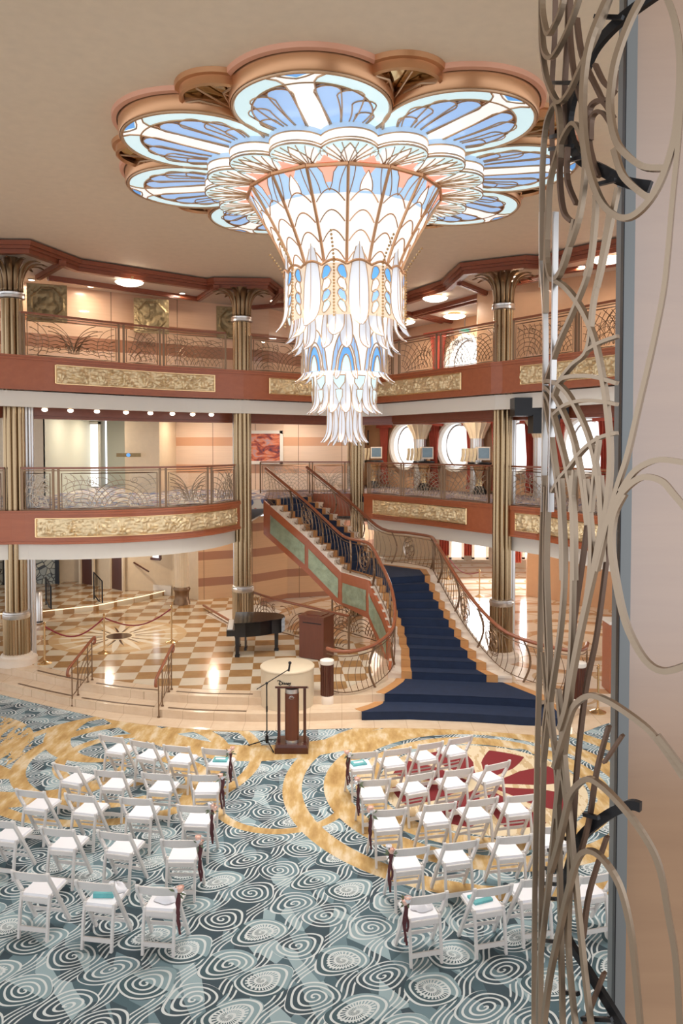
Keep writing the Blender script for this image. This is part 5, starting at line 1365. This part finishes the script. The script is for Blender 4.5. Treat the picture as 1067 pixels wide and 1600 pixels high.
# capital lights between the windows
for px in (673, 762, 862):
    c = along(px)+wn*.5
    t = thing('pilaster', 'grey pilaster with fan capital between curtains, %s' % {673: 'between the two leftmost round windows', 762: 'beside the right bronze column', 862: 'behind the screen'}[px], 'column', Vector((c.x, c.y, D4)), 'pilasters of the lower gallery')
    mb = MB().lathe([(.2,0),(.2,1.75)], Vector((c.x,c.y,D4)), 30, flute=15, amp=.08); mb.build('shaft', 'chrome', t)
    mb = MB().lathe([(.2,1.75),(.26,1.95),(.42,2.25)], Vector((c.x,c.y,D4)), 30, flute=15, amp=.15); mb.build('capital', 'wallcream', t)
def kiosk(px, py, lab, scr=True):
    p = G(px, py, D4); k = .95 if scr else .9
    t = thing('photo_kiosk', lab, 'kiosk', p, 'photo kiosks on the lower gallery')
    mb = MB().lathe([(.26,0),(.22,.1),(.12,.26)], p, 16); mb.build('foot', 'black', t)
    mb = MB().lathe([(.12,.26),(.10,.55),(.20,.92)], p, 20, flute=12, amp=.15); mb.build('stem', 'brass', t)
    mb = MB().lathe([(.36,.92),(.38,.97),(.36,1.0)], p, 20); mb.build('counter', 'black', t)
    mb = MB(); mb.box(p+Vector((.10,0,1.28)), (.42,.20,.42), .1); mb.build('monitor', 'stone', t)
    mb = MB(); mb.box(p+Vector((.11,-.108,1.29)), (.34,.012,.32), .1); mb.build('screen', 'screen', t)
    for q in range(4):
        mb = MB(); x0 = -.52+.12*q; mb.ribbon([p+Vector((x0+.05*math.sin(v*PI*.7)-.05, -.05, 1.02+.42*v)) for v in [i/8 for i in range(9)]], .085, .16, up=(0,1,0)); mb.build('wavy_fin', 'relief', t)
for px, py, lab in ((583, 762, 'photo kiosk beside the slim column at the left end of the gallery'), (640, 756, 'photo kiosk before the first round window, left one'), (662, 766, 'photo kiosk before the first round window, right one'), (722, 764, 'photo kiosk before the second round window, left one'), (749, 772, 'photo kiosk beside the right bronze column, left of it'), (812, 768, 'photo kiosk right of the right bronze column'), (862, 765, 'photo kiosk behind the scroll screen, left one'), (935, 775, 'photo kiosk behind the scroll screen, right one')): kiosk(px, py, lab)
# painting
c = DP(414, 699, 26.6); wd_, hd_ = 1.05, .95
t = thing('framed_painting', 'painting of swirling orange and purple clouds in a white frame', 'painting', c-Vector((0,0,hd_/2)))
mb = MB(); mb.box(c+Vector((0,-.06,0)), (wd_, .04, hd_)); mb.build('canvas', 'paint', t)
mb = MB()
for s_ in (-1,1): mb.box(c+Vector((s_*(wd_/2+.05), -.07, 0)), (.11,.07,hd_+.2)); mb.box(c+Vector((0,-.07,s_*(hd_/2+.05))), (wd_+.2,.07,.11))
mb.build('frame', 'stone_w', t)
c = DP(585, 684, 29.8); t = thing('framed_print', 'small dark framed print with a pink ground, left of the first round window', 'picture', c-Vector((0,0,.5)))
mb = MB(); mb.box(c, (.42,.04,.46)); mb.build('print', 'print', t); mb = MB()
for s_ in (-1,1): mb.box(c+Vector((s_*.24,-.01,0)), (.06,.06,.58)); mb.box(c+Vector((0,-.01,s_*.26)), (.54,.06,.06))
mb.build('frame', 'black', t)
def exitsign(px, py, d, lab):
    c = DP(px, py, d); t = thing('exit_sign', lab, 'sign', c, 'green exit signs')
    mb = MB(); mb.box(c, (.34,.05,.14)); mb.build('box', 'stone_w', t); mb = MB(); mb.box(c+Vector((0,-.03,0)), (.24,.01,.07)); mb.build('green_panel', 'exitg', t)
    mb = MB(); mb.tube([c+Vector((0,0,.07)), c+Vector((0,0,.35))], .012, 5); mb.build('hanger', 'chrome', t)
exitsign(656, 656, 22.6, 'green exit sign hanging above the first round window on the lower gallery'); exitsign(726, 516, 23, 'green exit sign hanging on the upper gallery')
# left recess on the middle deck: bright glazed rooms
def upright(px0, px1, d, z0, z1, m, nm, lab, cat, frame=None):
    a, b2 = DP(px0, 700, d), DP(px1, 700, d); t = thing(nm, lab, cat, Vector(((a.x+b2.x)/2, d, z0)))
    mb = MB(); mb.box(((a.x+b2.x)/2, d, (z0+z1)/2), (b2.x-a.x, .04, z1-z0)); mb.build('panel', m, t)
    if frame:
        mb = MB()
        for x in (a.x, b2.x): mb.box((x, d-.02, (z0+z1)/2), (.09, .08, z1-z0+.09))
        mb.box(((a.x+b2.x)/2, d-.02, z1), (b2.x-a.x+.09, .08, .09)); mb.build('frame', frame, t)
    return t
upright(55, 68, 28.6, D4+.02, D4+2.3, 'day', 'glass_door', 'bright glass door at the left of the recess on the lower balcony', 'door', 'chrome')
upright(78, 84, 28.0, D4+.02, D4+2.35, 'day', 'glass_side_panel', 'narrow bright glass panel beside the recess door', 'glass panel', 'wallgreen')
upright(139, 156, 27.8, D4+.05, D4+2.35, 'day', 'tall_window', 'tall bright window at the right of the pale green recess', 'window', 'chrome')
upright(103, 112, 28.4, D4+.02, D4+1.95, 'iron_lt', 'grey_door', 'grey door in the middle of the pale green recess', 'door', 'wallgreen')
c = DP(201, 711, 24.75); t = thing('wall_plaque', 'narrow carved plaque with a blue oval on the cream pier', 'plaque', c)
mb = MB(); mb.box(c, (.78,.05,.12)); mb.build('board', 'relief_dark', t); mb = MB(); mb.lathe([(.001,-.03),(.06,-.02),(.06,.02),(.001,.03)], (0,0,0), 16); mb.v = [Vector((c.x+v.x*1.1, c.y-.03+v.z*.5, c.z+v.y)) for v in mb.v]; mb.build('oval', 'g_sky', t)
names = {70:'the far left of the recess',112:'the left half of the recess',153:'the tall bright window',198:'the carved plaque',236:'the right end of the cream pier',269:'the start of the banded wall',302:'the middle of the banded wall',332:'the banded wall beside the column'}
P5g = Path(offset(e5, -.22))
for px in names:
    s_best = min([i*.05 for i in range(int(P5g.L/.05))], key=lambda q: abs(CX+F*P5g.at(q).x/P5g.at(q).y-px) if P5g.at(q).x < 0 else 1e9)
    e = P5g.at(s_best); e.z = 6.16
    t = thing('globe_lamp', 'small globe lamp under the upper left balcony, above '+names[px], 'lamp', e, 'small globe lamps under the upper left balcony')
    mb = MB().ball(e, .07, 6, .7); mb.build('globe', 'lampw', t); mb = MB(); mb.lathe([(.05,.03),(.05,.07)], e, 12); mb.build('collar', 'brass', t)
# brass plaques on the upper wall
def plaque(px, d, zc_, lab, w_=.92, grp='square carved plaques on the upper wall'):
    c = DP(px, 500, d); c.z = zc_
    t = thing('carved_plaque', lab, 'plaque', c-Vector((0,0,w_/2)), grp); h_ = w_
    ang = math.radians(38); ca_, sa_ = math.cos(ang), math.sin(ang)
    ax = Vector((ca_*.9, sa_*.44, 0)).normalized(); nn = Vector((ax.y, -ax.x, 0))
    def f(u, v):
        x, y = (u-.5)*w_, (v-.5)*h_; o8 = max(abs(x), abs(y), (abs(x)+abs(y))*.72)/w_*2; q = Vector((x*7+px, y*7, 1))
        h = .03+(.03 if .78 < o8 < .86 else 0)+.03*max(0, noise.noise(q))+.01*math.sin(x*40)*math.sin(y*40)*(o8 > .86)
        return c+ax*x+Vector((0,0,y))+nn*(h+.08)
    mb = MB().grid(f, 40, 40); mb.sm = True; mb.build('relief', 'relief_dark', t)
    mb = MB(); mb.plate([c+ax*(sx*w_*.52)+Vector((0,0,sy*h_*.52))+nn*.08 for sx, sy in ((-1,-1),(1,-1),(1,1),(-1,1))], nn, .03); mb.build('backing', 'relief_dark', t)
plaque(74, 19.7, 8.95, 'square carved plaque on the upper wall beside the leftmost column')
plaque(236, 21.6, 8.95, 'square carved plaque on the upper wall in the middle of the left gallery')
plaque(362, 23.4, 9.05, 'square carved plaque half hidden behind the middle column')
# dark wavy ceiling cove and door on upper right, speaker box
c = DP(842, 643, 18.0); c.z -= .12; t = thing('speaker_box', 'black loudspeaker box hanging under the upper right balcony', 'loudspeaker', c-Vector((0,0,.5)))
mb = MB(); mb.box(c+Vector((-.0,0,.22)), (1.25,.5,.42)); mb.build('housing', 'black', t); mb = MB(); mb.box(c+Vector((.1,-.05,-.18)), (.62,.5,.42)); mb.build('cabinet', 'black', t)
upright(905, 950, 19.6, D5+.02, D5+2.0, 'wood_red', 'service_door', 'reddish door with a round window on the upper right gallery', 'door', 'chrome')
c = DP(924, 473, 19.45); t = thing('round_door_window', 'small round pane on the reddish upper door', 'window', c)
mb = MB(); mb.lathe([(.001,-.03),(.15,-.03),(.17,0)], (0,0,0), 20, cap=False); mb.v = [Vector((c.x+v.x, c.y+v.z, c.z+v.y)) for v in mb.v]; mb.build('pane', 'chrome', t)
# right lobby: curtains, desk, cabinets
for px, py, lab in ((694, 862, 'red curtain in the far lobby above the stair landing'), (730, 866, 'red curtain in the far lobby left of the bronze column'), (806, 872, 'red curtain in the far lobby right of the bronze column')):
    c = DP(px, py, 32.5 if px < 800 else 30.5); t = thing('lobby_curtain', lab, 'curtain', Vector((c.x, c.y, .9)), 'red curtains of the far lobby')
    mb = MB().grid(lambda u, v: Vector((c.x+(u-.5)*.42, c.y+.05*math.sin(u*25), .7+2.2*v)), 24, 2); mb.sm = True; mb.build('drape', 'red_cloth', t)
    mb = MB(); mb.box((c.x, c.y, 2.85), (.5,.12,.1)); mb.build('pelmet', 'red_cloth', t)
a = G(900, 940, .01); t = thing('reception_desk', 'long reddish wooden reception desk behind the scroll screen', 'desk', a)
b2 = G(957, 948, .01); dd = (b2-a).normalized(); nn = Vector((dd.y,-dd.x,0))
mb = MB(); mb.prism([tuple(a)[:2], tuple(b2)[:2], tuple(b2-nn*.8)[:2], tuple(a-nn*.8)[:2]], .012, 1.0); mb.build('front', 'wood_red', t)
mb = MB(); mb.prism([tuple(a+nn*.1-dd*.1)[:2], tuple(b2+nn*.1+dd*.1)[:2], tuple(b2-nn*.9)[:2], tuple(a-nn*.9)[:2]], 1.0, 1.06); mb.build('counter_top', 'black', t)
c = G(958, 1085, .01)+Vector((.15,.3,0)); t = thing('wooden_plinth', 'reddish wooden plinth block at the right, behind the metal screen post', 'plinth', c)
mb = MB(); mb.box(c+Vector((0,0,.75)), (.42,.5,1.48)); mb.build('body', 'wood_red', t); mb = MB(); mb.box(c+Vector((0,0,1.52)), (.46,.54,.06)); mb.build('cap', 'stone_w', t)

# ------------------------------------------------------------------ foreground pier and scroll screen
YP = 3.25
ax = DP(984, 800, YP).x
S_ = lambda o: S(o)
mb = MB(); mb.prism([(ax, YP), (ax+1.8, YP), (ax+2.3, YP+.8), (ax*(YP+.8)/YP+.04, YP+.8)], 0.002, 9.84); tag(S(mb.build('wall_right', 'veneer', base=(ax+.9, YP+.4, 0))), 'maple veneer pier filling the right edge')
mb = MB(); mb.box((ax-.004, YP+.02, 4.92), (.012, .05, 9.84)); S(mb.build('trim_95', 'stone', base=(ax, YP, 0)))
xs = DP(972, 800, YP-.03).x
t = thing('metal_post', 'tall grey metal channel post standing against the edge of the maple pier', 'post', (xs, YP-.03, 0))
mb = MB(); mb.box((xs, YP-.03, 4.9), (.045, .09, 9.8)); mb.build('channel', simple('grey_steel', (.20, .21, .21), .45, .6), t)
mb = MB(); mb.box((xs-.0245, YP-.065, 4.9), (.004, .03, 9.8)); mb.build('dark_edge', 'black', t)
mb = MB(); mb.box((xs, YP-.03, .01), (.12, .16, .02)); mb.build('foot_plate', 'chrome', t)
SCX, SCY, SR = 1.50, 3.2, .67
def onR(px, py, r, far=False):
    """the point of the upright round screen seen at a pixel, near or far side of the drum"""
    v = ray(px, py); dx, dy = v.x, v.y; A = dx*dx+dy*dy; B = dx*SCX+dy*SCY; Cc = SCX**2+SCY**2-r*r
    disc = B*B-A*Cc
    tt = (B-(0 if disc < 0 else math.sqrt(disc)))/A if not far else (B+(0 if disc < 0 else math.sqrt(disc)))/A
    return Vector((v.x*tt, v.y*tt, EYE+v.z*tt))
scr = thing('scroll_screen', 'tall curved metal screen of long looping bars wrapped round the maple pier', 'screen', (SCX-.45, SCY-.5, 2.6))
scr['_o'] = (SCX-.45, SCY-.5, 2.6)
ZA = (760, 0, 3.476); ZB = (760, 360, 3.476); ZC = (760, 760, 3.476); ZD = (760, 1160, 3.476)
def bar(z, pts, far=False, w=.017, m='scr', r=None, nm='loop_bar', th=.022):
    w = w*.88
    q = [onR(z[0]+a/z[2], z[1]+b2/z[2], r or SR, far) for a, b2 in pts]
    q = smooth_path(q, 5); mb = MB()
    # flat bar: thickness radial
    vs = []; n = len(q)
    for i, p in enumerate(q):
        tn = (q[min(i+1, n-1)]-q[max(i-1, 0)]).normalized(); rd = Vector((p.x-SCX, p.y-SCY, 0)).normalized(); sd = tn.cross(rd).normalized()
        for s1, s2_ in ((-1,-1),(1,-1),(1,1),(-1,1)): vs.append(p+sd*(w/2*s1)+rd*(th/2*s2_))
    fs = [(i*4+k, i*4+(k+1) % 4, i*4+4+(k+1) % 4, i*4+4+k) for i in range(n-1) for k in range(4)]+[(3,2,1,0), tuple((n-1)*4+k for k in range(4))]
    mb.add(vs, fs); return mb.build(nm, M[m], scr, smooth=False)
M['scr'] = simple('champagne_metal', (.34, .26, .185), .34, .75)
M['scrd'] = simple('dark_champagne_metal', (.16, .10, .07), .4, .6)
# upper part
bar(ZA, [(298,-80),(298,180),(310,330),(335,450),(390,555),(450,500),(520,350),(600,180),(680,-40)])
bar(ZA, [(305,-40),(308,80),(335,185),(380,120),(410,40),(430,-60)]); bar(ZA, [(300,100),(312,270),(350,315),(400,250),(460,120),(520,-60)])
bar(ZA, [(300,1560),(302,1060),(305,900),(315,750),(335,640),(378,565),(400,680),(400,860)])
bar(ZA, [(322,1700),(325,1390),(335,1200),(345,1000),(380,850),(420,740),(470,670),(510,720),(533,830),(535,950),(510,1150),(470,1290),(430,1390),(400,1490),(370,1520)])
bar(ZA, [(870,-60),(780,110),(710,300),(680,450),(672,600),(700,750),(750,830),(850,905),(960,915)], w=.024, r=SR+.03)
bar(ZA, [(680,-60),(570,200),(530,420),(525,650),(545,850),(590,1020),(650,1130),(740,1185),(830,1150),(930,1020),(1010,800),(1045,550),(1050,300),(1020,100),(960,-60)], w=.024, r=SR+.03)
bar(ZA, [(695,810),(740,950),(830,1040),(890,1080)], w=.024)
bar(ZA, [(1100,300),(1060,560),(1040,800),(1010,1100),(985,1390),(960,1600),(900,1900),(830,2200),(770,2460),(720,2620),(680,2760),(600,3100)], w=.018, r=SR+.03)
for x in (370, 440): bar(ZA, [(x+5,-40),(x,200),(x-15,500),(x-12,900)], far=False, r=SR-.06, m='scrd', w=.012)
bar(ZA, [(455,-40),(455,200),(480,420),(530,600)], m='scrd', r=SR-.06, w=.012); bar(ZA, [(490,100),(520,300),(600,480),(640,545),(690,500),(700,380)], m='scrd', r=SR-.06, w=.014)
bar(ZA, [(590,350),(640,450),(700,500)], m='scrd', r=SR-.06, w=.014); bar(ZA, [(690,640),(640,560),(600,550),(560,600),(555,760),(580,880),(610,960)], m='scrd', r=SR-.06, w=.016)
bar(ZA, [(690,700),(640,620),(600,608),(570,650),(565,760)], m='scrd', r=SR-.06, w=.014)
bar(ZA, [(595,1060),(590,1200),(570,1390),(540,1500)]); bar(ZA, [(715,1020),(680,1190),(640,1390),(600,1560)])
bar(ZA, [(400,800),(400,1000),(420,1150),(465,1205)], m='scrd', w=.014); bar(ZA, [(440,800),(440,980),(490,1110)], m='scrd', w=.012)
# middle part
bar(ZB, [(300,-100),(300,150),(312,330),(320,540),(318,1000),(310,1529)], m='chrome', w=.016)
bar(ZB, [(330,-100),(330,150),(355,265),(400,230),(440,130),(480,-60)], w=.018)
bar(ZB, [(350,260),(430,310),(520,430),(590,600),(640,850),(668,1100),(672,1300),(650,1529),(610,1800)], w=.020)
bar(ZB, [(375,-100),(370,400),(365,700),(355,1100),(350,1529)], m='chrome', w=.013)
bar(ZB, [(590,-80),(560,200),(480,420),(400,600),(345,760),(325,830)], w=.016)
bar(ZB, [(670,-100),(620,200),(580,400),(550,645),(470,730),(400,820),(370,900)], w=.015); bar(ZB, [(715,575),(620,610),(550,650)], w=.015)
bar(ZB, [(395,830),(430,800),(510,790),(600,797),(710,830)], w=.017); bar(ZB, [(370,1000),(430,950),(520,925),(620,928),(710,945)], w=.015)
for e in ([(318,826),(350,818),(410,850),(470,930),(550,1100),(600,1300),(622,1529),(630,1800)], [(318,850),(345,868),(400,950),(470,1120),(520,1350),(550,1600)], [(318,880),(345,930),(390,1100),(440,1300),(475,1529),(480,1900)], [(320,920),(350,1100),(390,1400),(405,1529),(415,1900)]): bar(ZB, e, w=.018)
bar(ZB, [(360,1420),(400,1350),(450,1290),(530,1190),(620,1125),(710,1100)], w=.015)
bar(ZB, [(600,1120),(610,1150),(590,1300),(570,1529)], w=.013); bar(ZB, [(480,1300),(470,1420),(460,1529)], w=.013)
bar(ZB, [(730,1420),(800,1315),(880,1262),(960,1245),(1080,1262)], w=.022, r=SR+.03)
bar(ZC, [(400,1320),(440,1180),(480,950),(520,750),(580,480),(640,250),(700,100),(760,10),(850,-50),(950,-30),(1020,45),(1090,130)], w=.024, r=SR+.03)
bar(ZC, [(750,40),(700,140),(680,270),(690,420),(740,680),(800,840),(880,960),(970,1002),(1090,970)], w=.024, r=SR+.03)
# lower part
bar(ZC, [(370,1529),(400,1420),(440,1290),(480,1190),(560,1135),(650,1160),(750,1220),(880,1320),(970,1430),(1070,1580)], w=.022, r=SR+.02)
for e, w_ in (([(315,-60),(300,400),(290,900),(275,1529),(262,2300),(258,2980)], .016), ([(345,-60),(328,400),(345,1000),(318,1300),(310,1529),(300,2000),(292,2980)], .015),
  ([(405,-60),(425,400),(405,760),(350,1150),(310,1500)], .016), ([(465,-60),(472,400),(460,900),(425,1300),(400,1529),(340,2150),(290,2600),(285,2980)], .016),
  ([(540,-40),(572,300),(548,600),(478,950),(440,1300),(380,1800)], .018), ([(620,-60),(630,150),(610,300),(560,560),(520,760)], .016),
  ([(578,-40),(530,350),(480,700),(450,1000),(400,1300)], .012), ([(665,300),(600,800),(540,1100),(492,1529),(470,1900)], .012),
  ([(325,0),(320,600),(350,1200),(385,1600),(400,2200),(415,2980)], .015), ([(310,900),(350,1300),(420,1600),(455,2000),(445,2500),(490,2980)], .016),
  ([(390,1100),(430,1550),(480,2100),(530,2600),(575,2980)], .018), ([(665,1300),(600,1540),(560,1800),(510,2000)], .013), ([(655,1900),(560,2200),(525,2450)], .013),
  ([(640,1500),(740,1350)], .012), ([(640,2640),(560,2850),(520,2980)], .013)): bar(ZC, e, w=w_, m='scr' if w_ > .013 else 'scrd', r=SR-(.05 if w_ < .014 else 0))
bar(ZD, [(350,700),(390,560),(420,430),(460,280),(540,200),(620,230),(740,350),(860,510),(940,680),(990,950),(1030,1200),(1055,1640)], w=.022, r=SR+.03)
bar(ZD, [(300,1640),(340,1300),(400,1010),(440,830),(490,650),(540,590),(620,620),(720,770),(780,1000),(810,1250),(845,1640)], w=.021, r=SR+.03)
bar(ZD, [(930,-40),(1000,50),(1090,170)], w=.018, r=SR+.03)
# black support brackets
bar(ZA, [(960,-60),(740,100),(600,250),(530,400),(470,540),(450,700),(500,850),(620,920),(760,990),(890,1015)], w=.045, m='black', r=SR-.08, nm='support_bracket')
bar(ZD, [(838,350),(775,340),(650,400),(520,510),(460,640),(420,850),(440,1050),(540,1220),(700,1480),(770,1600)], w=.040, m='black', r=SR-.08, nm='support_bracket')
for (zr, a, b_) in ((ZA, (590,90), (740,95)), (ZA, (350,450), (490,450)), (ZA, (350,745), (410,728)), (ZA, (345,810), (465,792)), (ZA, (400,885), (520,853)), (ZA, (610,1000), (700,978)), (ZD, (430,520), (480,535)), (ZD, (340,585), (410,600)), (ZD, (310,680), (410,700)), (ZD, (300,765), (380,770)), (ZD, (295,842), (380,850)), (ZD, (530,390), (610,410)), (ZD, (310,1075), (420,1085)), (ZD, (410,1355), (500,1365)), (ZD, (520,1500), (680,1505))):
    bar(zr, [a, ((a[0]+b_[0])/2, (a[1]+b_[1])/2), b_], w=.016, m='black', r=SR-.03, nm='stay_rod', th=.016)

# ------------------------------------------------------------------ fill spots added to brighten the galleries and lobby
def spot(x, y, z, e, lab, n):  # invented ceiling fixture carrying an added down-facing fill light
    t = thing('added_fill_spot', lab, 'lamp', (x, y, z), 'fill spots added under the balconies')
    mb = MB().lathe([(.10,-.012),(.10,.0)], (x, y, z), 20); mb.build('rim', 'chrome', t)
    mb = MB().lathe([(.075,-.016),(.075,-.012)], (x, y, z), 16); mb.build('lens', 'lampw', t)
    l = lamp('added_fill_light', (x, y, z-.03), e, size=.25); l.parent = t; l.location = (0,0,-.03)
spot(-7.9, 26.5, 6.42, 60, 'added fill spot inside the pale green recess', 9)
for i, (x, y) in enumerate(((-6,20.0),(-4.3,22.5),(-8,24.5),(-5,25.5),(-1.5,25.5),(1.5,26.5),(3.5,23.5),(5.5,20.5))):
    spot(x, y, 6.42, 42, 'added fill spot over the lower gallery, %s' % ['far left front','left front','far left back','left back','behind the stair head','behind the chandelier tip','before the second round window','behind the right column'][i], i)
for i, (x, y) in enumerate(((-6,20.2),(-4,21.5),(-7.5,24.5),(-4.2,25.),(1.2,27.0),(5,26),(6.5,22),(9,27))):
    spot(x, y, 2.95, 34, 'added fill spot on the lobby level, %s' % ['above the sunburst','above the piano side','above the back terrace','above the stairwell','behind the staircase','in the right lobby middle','in the right lobby front','in the right lobby back'][i], i)

for i, (px, py) in enumerate(((60,470),(150,480),(290,490),(430,500),(800,470),(900,455))):
    q = G(px, py-25, 9.55) if i < 4 else G(px, py-30, 9.55)
    spot(q.x, q.y-.45, 9.585, 14, 'added fill spot of the upper gallery, %s' % ['beside the leftmost column','left of the bowl lamp','left of the middle column','right of the middle column','at the right bronze column','behind the scroll screen'][i], i)
for px0, px1, lab in ((700, 726, 'bright lobby window between the two left lobby curtains'), (735, 765, 'bright lobby window behind the right bronze column'), (812, 866, 'wide bright lobby window right of the right bronze column')):
    a, b2 = DP(px0, 860, 31.8), DP(px1, 860, 30.6)
    t = thing('lobby_window', lab, 'window', Vector(((a.x+b2.x)/2, 31.2, .9)), 'bright lobby windows')
    mb = MB(); mb.box(((a.x+b2.x)/2, 31.2, 1.8), (b2.x-a.x, .05, 2.0)); mb.build('pane', 'day', t)
    mb = MB()
    for x in (a.x, b2.x): mb.box((x, 31.15, 1.8), (.1, .12, 2.1))
    for z in (.78, 2.83): mb.box(((a.x+b2.x)/2, 31.15, z), (b2.x-a.x+.1, .12, .1))
    mb.build('frame', 'stone_w', t)

dl = lamp('lobby_daylight', (7.2, 30.9, 1.9), 420, (.92, .96, 1.), 2.6); dl.data.shape = 'RECTANGLE'; dl.data.size = 4.2; dl.data.size_y = 1.8
dl.rotation_euler = (-PI/2, 0, 0)
